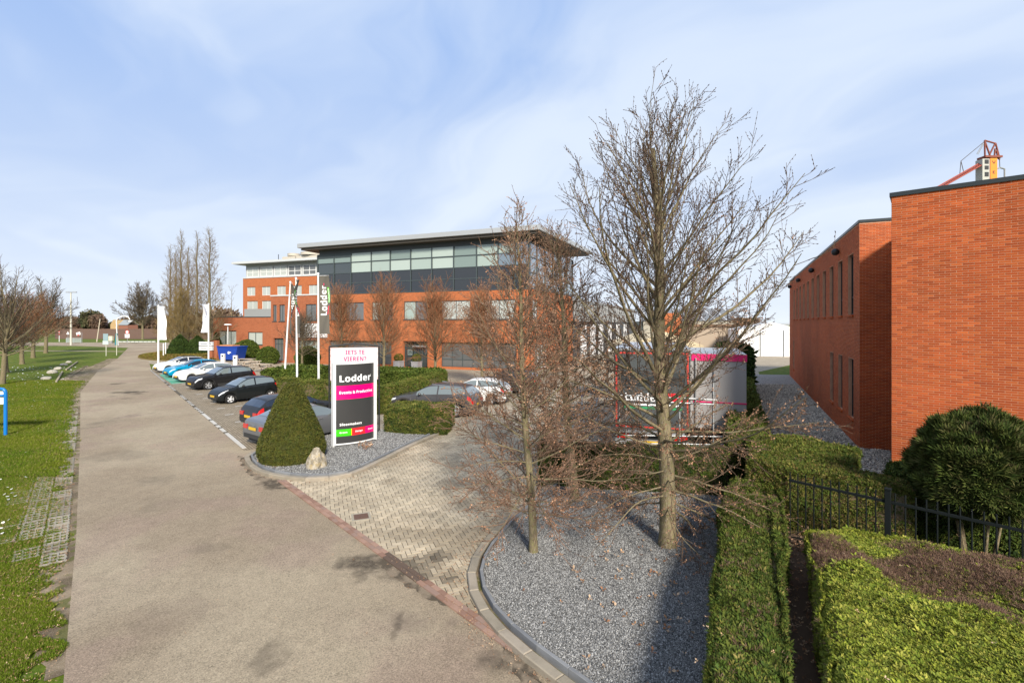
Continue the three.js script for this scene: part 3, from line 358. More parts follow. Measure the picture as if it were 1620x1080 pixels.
// ---------------------------------------------------------------- bare trees
class Tubes {
  constructor() { this.p = []; this.n = []; this.u = []; this.i = []; }
  add(pts, rad, sides) {
    const base = this.p.length / 3, N = pts.length; let ref = Math.abs(pts[N - 1].y - pts[0].y) > 0.8 * pts[0].distanceTo(pts[N - 1]) ? V(1, 0, 0) : V(0, 1, 0), len = 0; const T = V(0, 0, 0), A = V(0, 0, 0), B = V(0, 0, 0);
    for (let k = 0; k < N; k++) { T.copy(pts[Math.min(N - 1, k + 1)]).sub(pts[Math.max(0, k - 1)]).normalize(); A.crossVectors(T, ref).normalize(); B.crossVectors(T, A); if (k) len += pts[k].distanceTo(pts[k - 1]); for (let s = 0; s < sides; s++) { const a = s / sides * 6.2832, c = Math.cos(a), d = Math.sin(a), nx = A.x * c + B.x * d, ny = A.y * c + B.y * d, nz = A.z * c + B.z * d; this.p.push(pts[k].x + nx * rad[k], pts[k].y + ny * rad[k], pts[k].z + nz * rad[k]); this.n.push(nx, ny, nz); this.u.push(s / sides * 6.28 * Math.max(rad[0], 0.03), len); } }
    for (let k = 0; k < N - 1; k++) for (let s = 0; s < sides; s++) { const a = base + k * sides + s, b = base + k * sides + (s + 1) % sides; this.i.push(a, b, a + sides, b, b + sides, a + sides); }
  }
  geo() { const g = new THREE.BufferGeometry(); g.setAttribute('position', new THREE.Float32BufferAttribute(this.p, 3)); g.setAttribute('normal', new THREE.Float32BufferAttribute(this.n, 3)); g.setAttribute('uv', new THREE.Float32BufferAttribute(this.u, 2)); g.setIndex(this.i); return g; }
}
function limb(r, start, dir, L, segs, wob, lift) {                 // a wandering shoot; lift bends it up (or down)
  const pts = [start.clone()], d = dir.clone().normalize(), p = start.clone(); for (let k = 0; k < segs; k++) { d.x += (r() - 0.5) * wob; d.y += (r() - 0.5) * wob + lift / segs; d.z += (r() - 0.5) * wob; d.normalize(); p.addScaledVector(d, L / segs); pts.push(p.clone()); } return pts;
}
const BUD = new THREE.OctahedronGeometry(1, 0).scale(0.5, 1.3, 0.5), DRY = tuft(2, 1, 0.5, 1.3, 8);
function bareTree(name, label, x, D, o) {
  const r = rng(o.seed), t = thing(name, label, 'tree', x, D, 0, o.group), H = o.h, tr = new Tubes(), br = new Tubes(), tw = new Tubes(), buds = [];
  const lean = o.lean || [0, 0], axis = (y) => V(lean[0] * y / H + Math.sin(y * 1.3 + o.seed) * 0.03 * (o.wob ?? 1), y, lean[1] * y / H + Math.cos(y * 1.1 + o.seed) * 0.03 * (o.wob ?? 1)), R = (y) => o.r * Math.pow(Math.max(0.02, 1 - y / H), o.taper ?? 0.9) * (y < 0.3 ? 1 + (0.3 - y) * 1.1 : 1) + 0.006;
  { const pts = [], rad = [], n = 26; for (let k = 0; k <= n; k++) { const y = (o.top ?? 1) * H * k / n; pts.push(axis(y - (k ? 0 : 0.12))); rad.push(R(y)); } tr.add(pts, rad, 10); }
  const minR = o.minR || 0.003; let az = r() * 6.28;
  for (let k = 0; k < o.n; k++) {
    const f = Math.pow((k + r() * 0.8) / o.n, o.dist ?? 1), y = mix(o.y0, H * (o.yTop ?? 0.97), f), A = o.angle(f, r), L = o.len(f) * (0.72 + 0.5 * r()); az += 2.4 + (r() - 0.5) * 0.9;
    const d = V(Math.sin(A) * Math.cos(az), Math.cos(A), Math.sin(A) * Math.sin(az)), p0 = axis(y), r0 = Math.max(minR * 1.5, Math.min(R(y) * 0.62, L * (o.thick ?? 0.0125))), segs = 9, pts = limb(r, p0, d, L, segs, o.crook ?? 0.16, o.lift(f));
    br.add(pts, pts.map((_, i) => Math.max(minR, r0 * (1 - i / segs * 0.86))), 6);
    const n2 = Math.round(L * o.d2);
    for (let m = 0; m < n2; m++) {
      const u = mix(0.14, 0.98, (m + r()) / n2), ii = Math.min(segs - 1, Math.floor(u * segs)), q = pts[ii].clone().lerp(pts[ii + 1], u * segs - ii), dir = pts[ii + 1].clone().sub(pts[ii]).normalize(), side = V(r() - 0.5, (r() - 0.5) * 0.7, r() - 0.5).cross(dir).normalize(), L2 = Math.min(L * 0.5, (o.l2 ?? 0.9)) * (0.35 + 0.75 * r()) * (1.1 - u * 0.55), d2 = dir.clone().multiplyScalar(0.8).addScaledVector(side, 0.65), p2 = limb(r, q, d2, L2, 4, 0.3, o.lift2 ? o.lift2(f) : 0.15), r2 = Math.max(minR, Math.min(r0 * (1 - u * 0.8) * 0.6, L2 * 0.011));
      tw.add(p2, p2.map((_, i) => Math.max(minR, r2 * (1 - i / 4 * 0.75))), o.sides2 ?? 4);
      const n3 = Math.round(L2 * o.d3 * (0.6 + 0.8 * r()));
      for (let w = 0; w < n3; w++) { const u3 = mix(0.2, 1, (w + r()) / n3), jj = Math.min(3, Math.floor(u3 * 4)), s = p2[jj].clone().lerp(p2[jj + 1], u3 * 4 - jj), dd = p2[jj + 1].clone().sub(p2[jj]).normalize().add(V((r() - 0.5) * 1.5, (r() - 0.5) * 1.3 + 0.1, (r() - 0.5) * 1.5)), L3 = (o.l3 ?? 0.28) * (0.4 + r()), p3 = limb(r, s, dd, L3, 2, 0.4, 0.1); tw.add(p3, [minR * 1.05, minR, minR * 0.7], 3); if (o.bud) for (let b = 0; b < o.bud; b++) { const e = p3[2].clone().lerp(p3[0], b / o.bud * 0.9 + r() * 0.1), dry = r() < o.dry(f, u); buds.push({ p: e, q: dry ? Q(r() * 6, r() * 6, r() * 6) : orient(dd.clone().normalize(), r, 0.9), s: dry ? (o.leaf ?? 0.035) * (0.6 + 0.8 * r()) : (o.budS ?? 0.011) * (0.7 + 0.6 * r()), dry, c: dry ? pick(r, o.dryPal || [[0.27, 0.145, 0.085], [0.33, 0.195, 0.125], [0.20, 0.105, 0.062]]) : pick(r, [[0.045, 0.027, 0.022], [0.065, 0.04, 0.03]]) }); } }
    }
  }
  part(t, 'trunk', tr.geo(), o.bark || M.bark); const crown = new THREE.Group(); crown.name = 'crown'; t.add(crown);
  part(crown, 'branches', br.geo(), o.bark || M.bark); part(crown, 'twigs', tw.geo(), o.twig || M.twig).userData.kind = 'stuff';
  const b = buds.filter((e) => !e.dry), l = buds.filter((e) => e.dry); if (b.length) scatter(crown, 'buds', BUD, M.budMat ??= mat(0xffffff, 0.8), b); if (l.length) scatter(crown, 'dry_leaves', DRY, leafMat, l);
  return t;
}
M.twig = mat([0.155, 0.10, 0.068], 0.9); M.twigGrey = mat([0.11, 0.085, 0.06], 0.9); M.twigRed = mat([0.24, 0.115, 0.06], 0.9);
const [t3x, t3D] = P(1057, 868), [t1x, t1D] = P(843, 878), [t2x, t2D] = P(908, 793);
bareTree('bare_tree', 'largest bare tree with wide upswept crown and thick trunk in the gravel bed', t3x, t3D, {
  seed: 301, h: 9.3, yTop: 0.80, top: 0.9, r: 0.168, y0: 0.85, n: 86, dist: 1.08, taper: 0.68, crook: 0.27, lean: [-0.32, 0], thick: 0.0105,
  angle: (f, r) => (f < 0.17 ? 1.8 - f * 2.2 : f < 0.26 ? 1.25 : mix(1.05, 0.42, (f - 0.26) / 0.74)) + (r() - 0.5) * 0.34, len: (f) => f < 0.17 ? 2.0 : f < 0.26 ? 3.3 : mix(4.5, 2.0, Math.pow((f - 0.26) / 0.74, 0.8)), lift: (f) => f < 0.17 ? -0.25 : f < 0.26 ? 0.25 : mix(0.4, 0.28, f), lift2: (f) => f < 0.22 ? -0.1 : 0.4,
  d2: 6.5, d3: 9, l2: 1.0, l3: 0.24, minR: 0.0038, bud: 3, budS: 0.0165, leaf: 0.045, dry: (f, u) => f < 0.28 ? 0.65 : f < 0.45 ? 0.10 : 0.02, twig: mat([0.13, 0.09, 0.06], 0.9),
});
bareTree('bare_tree', 'slender bare tree standing nearest the driveway kerb in the gravel bed', t1x, t1D, {
  seed: 302, h: 6.8, r: 0.085, y0: 0.75, n: 96, crook: 0.25, dist: 1.1, taper: 0.75, lean: [-0.35, 0], thick: 0.0085, angle: (f, r) => mix(1.45, 0.42, f) + (r() - 0.5) * 0.4, len: (f) => mix(2.25, 0.6, f) * (f < 0.08 ? 0.7 : 1), lift: (f) => f < 0.35 ? 0.1 : 0.6, d2: 8, d3: 9, l2: 0.8, l3: 0.24, minR: 0.0048, bud: 2, budS: 0.014, leaf: 0.046, dry: (f) => 0.55, twig: mat([0.20, 0.125, 0.085], 0.9),
});
bareTree('bare_tree', 'bare tree with straight mossy trunk close in front of the dark low hedge', t2x, t2D, {
  seed: 303, h: 7.1, r: 0.115, y0: 1.35, n: 92, crook: 0.25, dist: 1.1, taper: 0.75, lean: [-0.45, 0], thick: 0.010, angle: (f, r) => mix(1.5, 0.42, f) + (r() - 0.5) * 0.4, len: (f) => mix(2.4, 0.7, f), lift: (f) => f < 0.3 ? 0.0 : 0.6, d2: 7.5, d3: 8.5, l2: 0.9, l3: 0.26, minR: 0.0055, bud: 2, budS: 0.014, leaf: 0.048, dry: () => 0.5, twig: mat([0.19, 0.12, 0.08], 0.9),
});
// trees before the office front
for (const [px, D, h, w, s, lab] of [[478, 47, 5.6, 1.9, 311, 'small dark-branched bare tree beside the flagpoles at the wing entrance'], [540, 45, 8.2, 1.8, 312, 'reddish bare tree before the office front, behind the pale pink banner'], [607, 43, 8.7, 2.0, 313, 'reddish bare tree with upright shoots left of the entrance door'], [688, 39, 7.6, 2.3, 314, 'spreading reddish bare tree right of the entrance door'], [762, 37, 7.0, 2.2, 315, 'reddish bare tree over the roof of the white car']]) {
  const [x, dd] = PD(px, D); bareTree('facade_tree', lab, x, dd, { seed: s, h, r: 0.12, y0: 1.6, n: 50, yTop: 0.66, top: 0.75, taper: 0.8, thick: 0.009, angle: (f, r) => mix(1.25, 0.2, Math.pow(f, 0.7)) + (r() - 0.5) * 0.4, len: (f) => mix(w * 1.5, h * 0.36, f), lift: () => 0.7, d2: 5, d3: 5, l2: 1.5, l3: 0.5, minR: 0.0085, sides2: 3, bark: s === 311 ? M.bark : M.bark, twig: s === 311 ? M.twigGrey : M.twigRed, bud: 0 });
}
// tall narrow row beside the first parking bays
for (const [px, top, D, w, s] of [[271, 386, 90, 2.6, 321], [279.5, 397, 86, 2.6, 322], [288, 361, 82, 3.4, 323], [299, 388, 80, 3.0, 324], [313, 364, 75, 2.6, 325], [333, 358, 72, 3.3, 326]]) {
  const [x, dd] = PD(px - 2, D); bareTree('tall_conifer', ['tall narrow leafless conifer in the row beside the parking'][0], x, dd, { seed: s, h: EYE + (HOR - top) * D / F, r: 0.26, y0: 2.0, n: 120, taper: 0.75, dist: 1.15, thick: 0.011, angle: (f, r) => mix(1.2, 0.55, f) + (r() - 0.5) * 0.3, len: (f) => w * Math.pow(1 - f, 0.62) * 1.05 + 0.3, lift: () => 0.8, d2: 3.4, d3: 3.2, l2: 1.0, l3: 0.5, minR: 0.012, sides2: 3, twig: M.twigBrown ??= mat([0.17, 0.115, 0.06], 0.9), bud: 0, group: 'tall conifers in a row', wob: 3 });
}
{ const [x, D] = PD(287, 74); bareTree('yellowish_willow', 'low bushy tree with dense yellowish twigs under the tall conifers', x, D, { seed: 331, h: 9, r: 0.3, y0: 1.2, n: 60, thick: 0.013, angle: (f, r) => mix(1.2, 0.2, f) + (r() - 0.5) * 0.3, len: (f) => mix(4.6, 1.4, f), lift: () => 0.6, d2: 5, d3: 4, l2: 1.5, l3: 0.7, minR: 0.012, sides2: 3, twig: mat([0.22, 0.155, 0.06], 0.9), bud: 0 }); }
for (const [px, D, h, s] of [[366, 100, 7.5, 332]]) { const [x, dd] = PD(px, D); bareTree('thin_young_tree', 'thin young tree behind the low brick block', x, dd, { seed: s, h: 12.5, r: 0.12, y0: 3, n: 16, angle: () => 0.9, len: () => 1.4, lift: () => 0.6, d2: 2, d3: 1, minR: 0.016, sides2: 3, bud: 0, twig: M.twigGrey }); }
// trees on the lawn
const lawn = [[2, 609, 428, 3.4, 341, 'bare tree on the lawn behind the blue sign frame', M.twigGrey], [8, 589, 470, 2.8, 342, 'reddish bare tree on the lawn just behind the first one', M.twigRed], [34, 576, 462, 3.4, 343, 'thin-stemmed reddish tree in the lawn row', M.twigRed], [52, 566, 466, 3.2, 344, 'small reddish tree in front of the widest lawn tree', M.twigRed], [72, 558.5, 448, 4.6, 345, 'wide-crowned grey tree at the far end of the lawn row', M.twigGrey], [225, 537, 449, 6.6, 346, 'broad round bare tree across the junction at the ploughed field', M.twigGrey], [-30, 596, 452, 3.4, 347, 'reddish bare tree at the lawn edge left of the others', M.twigRed]];
for (const [px, py, top, w, s, lab, tm] of lawn) { const [x, D] = P(px, py), h = EYE + (HOR - top) * D / F; bareTree('lawn_tree', lab, x, D, { seed: s, h, r: Math.min(0.32, 0.09 + D * 0.0022), y0: h * 0.24, n: 46, yTop: 0.6, top: 0.66, taper: 0.7, thick: 0.0125, lean: s === 341 ? [0.9, 0] : [0, 0], angle: (f, r) => mix(1.2, 0.3, f) + (r() - 0.5) * 0.35, len: (f) => mix(w * 1.15, h * 0.42, f), lift: () => 0.5, d2: 9 / w * 2.0, d3: 5, l2: w * 0.32, l3: 0.1 * w, minR: Math.max(0.007, D * 0.00021), sides2: 3, twig: tm, bud: 0 }); }
// far trees along the horizon
{
  const leaf = (pal, n, rx, ry, seed) => { const r = rng(seed), l = []; for (let k = 0; k < n; k++) { const u = r() * 2 - 1, w = r() * 6.28, s = Math.sqrt(1 - u * u), q = Math.pow(r(), 0.4) * (0.75 + 0.5 * vnoise(w * 2 + seed, u * 3 + 30, 256)); l.push({ p: V(Math.cos(w) * s * rx * q, ry + u * ry * q, Math.sin(w) * s * rx * q), q: Q(r() * 6, r() * 6, r() * 6), s: (rx + ry) * 0.5 * (0.6 + r()), c: pick(r, pal) }); } return l; };
  const brown = [[0.13, 0.085, 0.06], [0.10, 0.07, 0.05], [0.16, 0.11, 0.07]], olive = [[0.06, 0.07, 0.03], [0.09, 0.08, 0.04], [0.045, 0.05, 0.025]];
  const FT = [[0, 503, 12, 480, 0], [22, 505, 14, 500, 0], [52, 500, 15, 520, 0], [85, 505, 14, 540, 0], [108, 501, 12, 520, 0], [128, 503, 12, 500, 0], [143, 492, 17, 470, 1], [154, 497, 10, 460, 0], [205, 503, 12, 520, 0], [238, 500, 15, 470, 0], [262, 502, 16, 400, 0], [345, 492, 26, 260, 0], [352, 500, 24, 200, 0], [300, 503, 22, 330, 0], [185, 509, 8, 470, 1], [215, 507, 16, 500, 1]];
  FT.forEach(([px, top, w, D, k], i) => { const [x] = PD(px, D), h = EYE + (HOR - top) * D / F, rx = w * D / F * (0.9 + 0.2 * (i % 3)), t = thing('far_tree', k ? 'dark rounded tree on the horizon beyond the ploughed field' : 'brown leafless tree in the line on the horizon', 'tree', x, D, 0, k ? 'dark trees on the horizon' : 'brown trees on the horizon'); part(t, 'trunk', rod([0, 0, 0], [0, h * 0.6, 0], 0.5, 0.2, 6), M.bark); scatter(t, 'crown', TUFT.dead2 ??= tuft(5, 0.28, 0.1, 1.3, 9), leafMat, leaf(k ? olive : brown, 900, rx, h / 2, 60 + i)); });
  const hl = thing('field_hedge', 'thin dark hedgerow along the far edge of the ploughed field', 'hedge', -300, 560); scatter(hl, 'foliage', TUFT.dead2, leafMat, Array.from({ length: 2600 }, (_, k) => { const r = R0; return { p: V(-380 + r() * 720, r() * 4.5, r() * 5), q: Q(r() * 6, r() * 6, r() * 6), s: 8 + r() * 8, c: pick(r, k % 3 ? brown : olive) }; }));
}
// ---------------------------------------------------------------- lawn, flowers, litter
{
  const r = rng(401), blades = tuft(6, 0.06, 0.008, 0.7, 7), list = [], daisies = [], litter = [];
  const left = (x, D) => { for (let i = 2; i < roadL.length - 1; i++) { const [a, b] = roadL[i], [c, d] = roadL[i + 1]; if (D >= b && D < d) return x - mix(a, c, (D - b) / (d - b)); } return D < 6.6 ? x + 6 - (6.6 - D) * 0.85 : -1; };
  let n = 0; while (list.length < 210000 && n++ < 1200000) { const D = 5.4 + 35 * Math.pow(r(), 2.1), k = -1.04 - 0.02, x = D * k + (r()) * D * 0.36, e = left(x, D); if (e > -0.12 - 0.75 * nz(x, D, 4.3, 7) + (r() - 0.5) * 0.5) continue; const bare = e > -1.35 && D > 8.3; if (bare && r() < 0.72) continue; const y = nz(x, D, 0.8); list.push({ p: V(x, 0, -D), q: Q((r() - 0.5) * 0.5, r() * 6.28, (r() - 0.5) * 0.5), s: (0.6 + 0.7 * r()) * (D > 15 ? 1.7 : 1), c: shade(r() < 0.12 ? [0.24, 0.20, 0.07] : mix3([0.075, 0.125, 0.008], [0.125, 0.155, 0.012], y), 0.75 + 0.5 * r()) }); }
  scatter(null, 'lawn_grass', blades, leafMat, list, { label: 'short green lawn grass along the left side of the road', category: 'grass' });
  for (let k = 0; k < 1300; k++) { const D = 9 + 45 * Math.pow(r(), 1.4), x = -D * 1.05 + r() * D * 0.34; if (left(x, D) > -1.6 || nz(x, D, 0.4) < 0.36) continue; daisies.push({ p: V(x, 0.055, -D), q: Q((r() - 0.5), r() * 6, (r() - 0.5)), s: 0.02 + 0.016 * r() + D * 0.0006, c: [0.72, 0.71, 0.66] }); }
  scatter(null, 'daisies', new THREE.CylinderGeometry(1, 0.6, 0.35, 6), leafMat, daisies, { label: 'small white daisies scattered through the lawn', category: 'flowers' });
  const leafG = tuft(3, 1, 0.55, 1.45, 21), pal = [[0.30, 0.165, 0.085], [0.38, 0.24, 0.14], [0.24, 0.12, 0.065], [0.42, 0.30, 0.20]]; const drop = (x, y, D, s) => litter.push({ p: V(x, y, -D), q: Q((r() - 0.5) * 1.2, r() * 6, (r() - 0.5) * 1.2), s: s * (0.6 + 0.7 * r()), c: pick(r, pal) });
  for (let k = 0; k < 800; k++) { const x = mix(-0.8, 5.4, r()), D = mix(6, 14, r()); if (inside(bedPoly, x, D) && r() < 0.2 + 0.8 * sstep(0.5, 5, x - (D - 9) * 0.2)) drop(x, 0.115, D, 0.068); }
  for (let k = 0; k < 260; k++) { const [x, D] = [mix(0.6, 5.8, r()), mix(12.6, 13.9, r())]; if (inside(bedPoly, x, D)) drop(x, 0.11, D, 0.055); }
  for (let k = 0; k < 900; k++) { const s = r(), e = bedKerb[Math.floor(r() * bedKerb.length)]; drop(e[0] - 0.05 - r() * r() * 0.5, 0.05, e[1] + (r() - 0.5) * 0.6, 0.022); }
  for (let k = 0; k < 500; k++) { const e = isleKerb[Math.floor(r() * isleKerb.length)]; drop(e[0] + (r() - 0.3) * 0.5, 0.045, e[1] - 0.08 - r() * r() * 0.4, 0.022); }
  for (let k = 0; k < 170; k++) { const [cx, cD] = P(690 + (r() - 0.5) * 150, 905 + (r() - 0.5) * 60); drop(cx, 0.05, cD, 0.02); }
  for (let k = 0; k < 2600; k++) { const D = 5.8 + 10 * r(), x = -D * 0.88 - 0.1 - r() * 1.7; if (left(x, D) < -0.1) drop(x, 0.045, D, 0.024); }
  for (let k = 0; k < 70; k++) { const D = mix(6.6, 22, r()), x = mix(-D * 0.83, -D * 0.83 + 6 - (D < 13 ? 0 : 2), r()); drop(x, 0.028, D, 0.022); }
  for (let k = 0; k < 70; k++) { const x = mix(2, 9, r()), D = mix(4.8, 9, r()); drop(x, 1.04, D, 0.03); }
  for (let k = 0; k < 700; k++) { const D = mix(4.6, 11.5, r()), x = 2.95 + (D - 5.08) * 0.52 + r() * 0.9; drop(x, 0.065, D, 0.045); }
  for (let k = 0; k < 60; k++) { const [cx, cD] = P(577 + (r() - 0.5) * 22, 711 + (r() - 0.5) * 11); drop(cx, 0.12 + r() * 0.08, cD, 0.07); }
  for (let k = 0; k < 90; k++) { const a = r() * 6.28, q = 0.6 + r() * 0.75; drop(-7.75 + Math.cos(a) * q, 0.11, 17 - Math.abs(Math.sin(a) * q), 0.035); }
  scatter(null, 'leaf_litter', leafG, leafMat, litter, { label: 'dry brown leaves scattered on gravel, kerbs, hedges and paving', category: 'leaves' });
}

// ---------------------------------------------------------------- buildings
function wallGeo(w, h, holes, thick) {                             // a wall in x 0..w, y 0..h, its face at z = 0
  const s = new THREE.Shape([new THREE.Vector2(0, 0), new THREE.Vector2(w, 0), new THREE.Vector2(w, h), new THREE.Vector2(0, h)]);
  for (const [a, b, c, d] of holes) s.holes.push(new THREE.Path([new THREE.Vector2(a, c), new THREE.Vector2(a, d), new THREE.Vector2(b, d), new THREE.Vector2(b, c)]));
  return boxUV(new THREE.ExtrudeGeometry(s, { depth: thick, bevelEnabled: false }).translate(0, 0, -thick));
}
const place = (m, [x, z, turn, y = 0]) => { m.position.set(x, y, z); m.rotation.y = turn; return m; };
function windowUnit(parent, at, [x0, x1, y0, y1], cols, rows, fm, pm, o = {}) {
  const z = -(o.recess ?? 0.12), b = o.bar ?? 0.06, g = [box2(x0, x1, y0, y0 + b, z - 0.05, z + 0.02), box2(x0, x1, y1 - b, y1, z - 0.05, z + 0.02), box2(x0, x0 + b, y0 + b, y1 - b, z - 0.05, z + 0.02), box2(x1 - b, x1, y0 + b, y1 - b, z - 0.05, z + 0.02)];
  const xs = [], ys = []; for (let k = 0; k <= cols; k++) xs.push(mix(x0 + b / 2, x1 - b / 2, k / cols)); for (let k = 0; k <= rows.length; k++) ys.push(y0 + (y1 - y0) * (k === 0 ? 0 : k === rows.length ? 1 : rows[k - 1]));
  for (let k = 1; k < cols; k++) g.push(box2(xs[k] - b / 2, xs[k] + b / 2, y0 + b, y1 - b, z - 0.045, z + 0.015)); for (let k = 1; k < rows.length; k++) g.push(box2(x0 + b, x1 - b, ys[k] - b / 2, ys[k] + b / 2, z - 0.04, z + 0.012));
  const w = place(part(parent, 'window', merge(g), fm), at);
  for (let i = 0; i < cols; i++) for (let j = 0; j < rows.length; j++) part(w, 'pane', box2(xs[i] + b * 0.45, xs[i + 1] - b * 0.45, ys[j] + b * 0.45, ys[j + 1] - b * 0.45, z - 0.035, z - 0.02), typeof pm === 'function' ? pm(i, j) : pm);
  if (o.sill) part(w, 'sill', box2(x0 - 0.06, x1 + 0.06, y0 - 0.07, y0 - 0.004, z + 0.02, 0.07), o.sill);
  return w;
}
// --- red brick office at the fence, laid brick by brick
{
  const t = thing('brick_office', 'red brick two-storey building with narrow upright windows and dark roof edge', 'building', 13.08, 18.55);
  const mortar = mat([0.56, 0.30, 0.185], 0.95, { map: T.concrete }), CO = 0.0545, BL = 0.2, r = rng(501), bg = boxUV(new THREE.BoxGeometry(BL - 0.011, CO - 0.011, 0.03));
  const reds = [[0.39, 0.075, 0.018], [0.43, 0.09, 0.022], [0.35, 0.066, 0.017], [0.46, 0.105, 0.026], [0.37, 0.085, 0.026], [0.31, 0.058, 0.017]], mats = reds.map((c) => mat(c, 0.85, { map: T.concrete }));
  const inst = mat(0xffffff, 0.85, { map: T.concrete });
  const make = (name, ax, aD, bx, bD, h, holes, single) => {
    const L = Math.hypot(bx - ax, bD - aD), at = [ax - 13.08, -(aD - 18.55), Math.atan2(bD - aD, bx - ax)], w = place(part(t, name, wallGeo(L, h, holes, 0.3), mortar), at), list = []; let n = 0;
    for (let row = 0, y = CO / 2; y < h - CO / 2; row++, y += CO) for (let x = (row & 1 ? 0 : BL / 2) + 0; x < L + BL / 2; x += BL) {
      let a = Math.max(0, x - BL / 2), b = Math.min(L, x + BL / 2); if (b - a < 0.03) continue; if (holes.some(([c, d, e, f]) => b > c + 0.02 && a < d - 0.02 && y > e && y < f)) { const q = holes.find(([c, d, e, f]) => b > c + 0.02 && a < d - 0.02 && y > e && y < f); if (a < q[0] - 0.03) b = q[0]; else if (b > q[1] + 0.03) a = q[1]; else continue; }
      const sx = (b - a) / BL, p = V((a + b) / 2, y, -0.0115 + (r() - 0.5) * 0.0025), c = Math.floor(r() * r() * 6), k = (0.84 + 0.32 * r()) * (0.84 + 0.34 * vnoise(x * 0.9 + 10, y * 0.7 + 10, 256));
      if (single && n < 300 && single(x, y)) { n++; const m = part(w, 'brick', bg, mats[c]); m.position.copy(p); m.scale.x = sx; } else list.push({ p, q: Q(0, 0, 0), s: V(sx, 1, 1), c: shade(reds[c], k) });
    }
    scatter(w, 'bricks', bg, inst, list); return at;
  };
  const wins = []; for (let k = 0; k < 11; k++) { const s = 1.05 + 2.32 * k; wins.push([28.82 - s - 1.1, 28.82 - s, 5.05, 7.5]); } for (const s of [1.05, 3.37, 5.69, 24.5]) wins.push([28.82 - s - 1.0, 28.82 - s, 0.9, 3.3]);
  const side = make('side_wall', 25.2, 44.7, 13.0884, 18.5681, 8.5, wins, null); make('return_wall', 13.08, 18.55, 14.31, 17.98, 8.5, [], null);
  make('front_wall', 9.44, 12.25, 16.2, 6.3, 7.85, [], (x, y) => x > 1.55 && x < 2.35 && y > 2.3 && y < 6.4); make('flank_wall', 14.31, 18.1, 9.4528, 12.2654, 7.85, [], null);
  for (const q of wins) windowUnit(t, side, q, 1, q[2] > 4 ? [0.3, 1] : [0.55, 1], M.black, M.glass, { recess: 0.14, bar: 0.07, sill: mats[1] });
  const off = (pts) => pts.map(([x, D]) => [x - 13.08, D - 18.55]);
  part(t, 'roof', slab(off([[25.6, 44.7], [13.5, 18.6], [14.6, 18.2], [15.6, 17.4], [30, 14], [44, 36]]), 8.2, 8.44), M.darkGrey); part(t, 'roof', slab(off([[9.6, 12.25], [16.2, 6.5], [24, 12], [14.4, 18.0]]), 7.5, 7.8), M.darkGrey);
  const cap = (name, ax, aD, bx, bD, y) => { const L = Math.hypot(bx - ax, bD - aD); place(part(t, name, box2(-0.04, L + 0.03, y, y + 0.10, -0.36, 0.035), M.roofEdge ??= mat([0.022, 0.028, 0.03], 0.4)), [ax - 13.08, -(aD - 18.55), Math.atan2(bD - aD, bx - ax)]); };
  cap('roof_edge', 25.2, 44.7, 13.08, 18.55, 8.5); cap('roof_edge', 13.12, 18.53, 14.31, 17.98, 8.503); cap('roof_edge', 9.44, 12.25, 16.2, 6.3, 7.85); cap('roof_edge', 14.31, 18.1, 9.44, 12.25, 7.848);
  for (const s of [4.1, 12.5, 20, 27]) { const w = place(part(t, 'wall_lamp', merge([new THREE.SphereGeometry(0.16, 10, 8).translate(28.82 - s, 7.95, 0.16), box2(28.82 - s - 0.05, 28.82 - s + 0.05, 7.9, 8.0, 0.005, 0.12)]), M.black), side); }
}
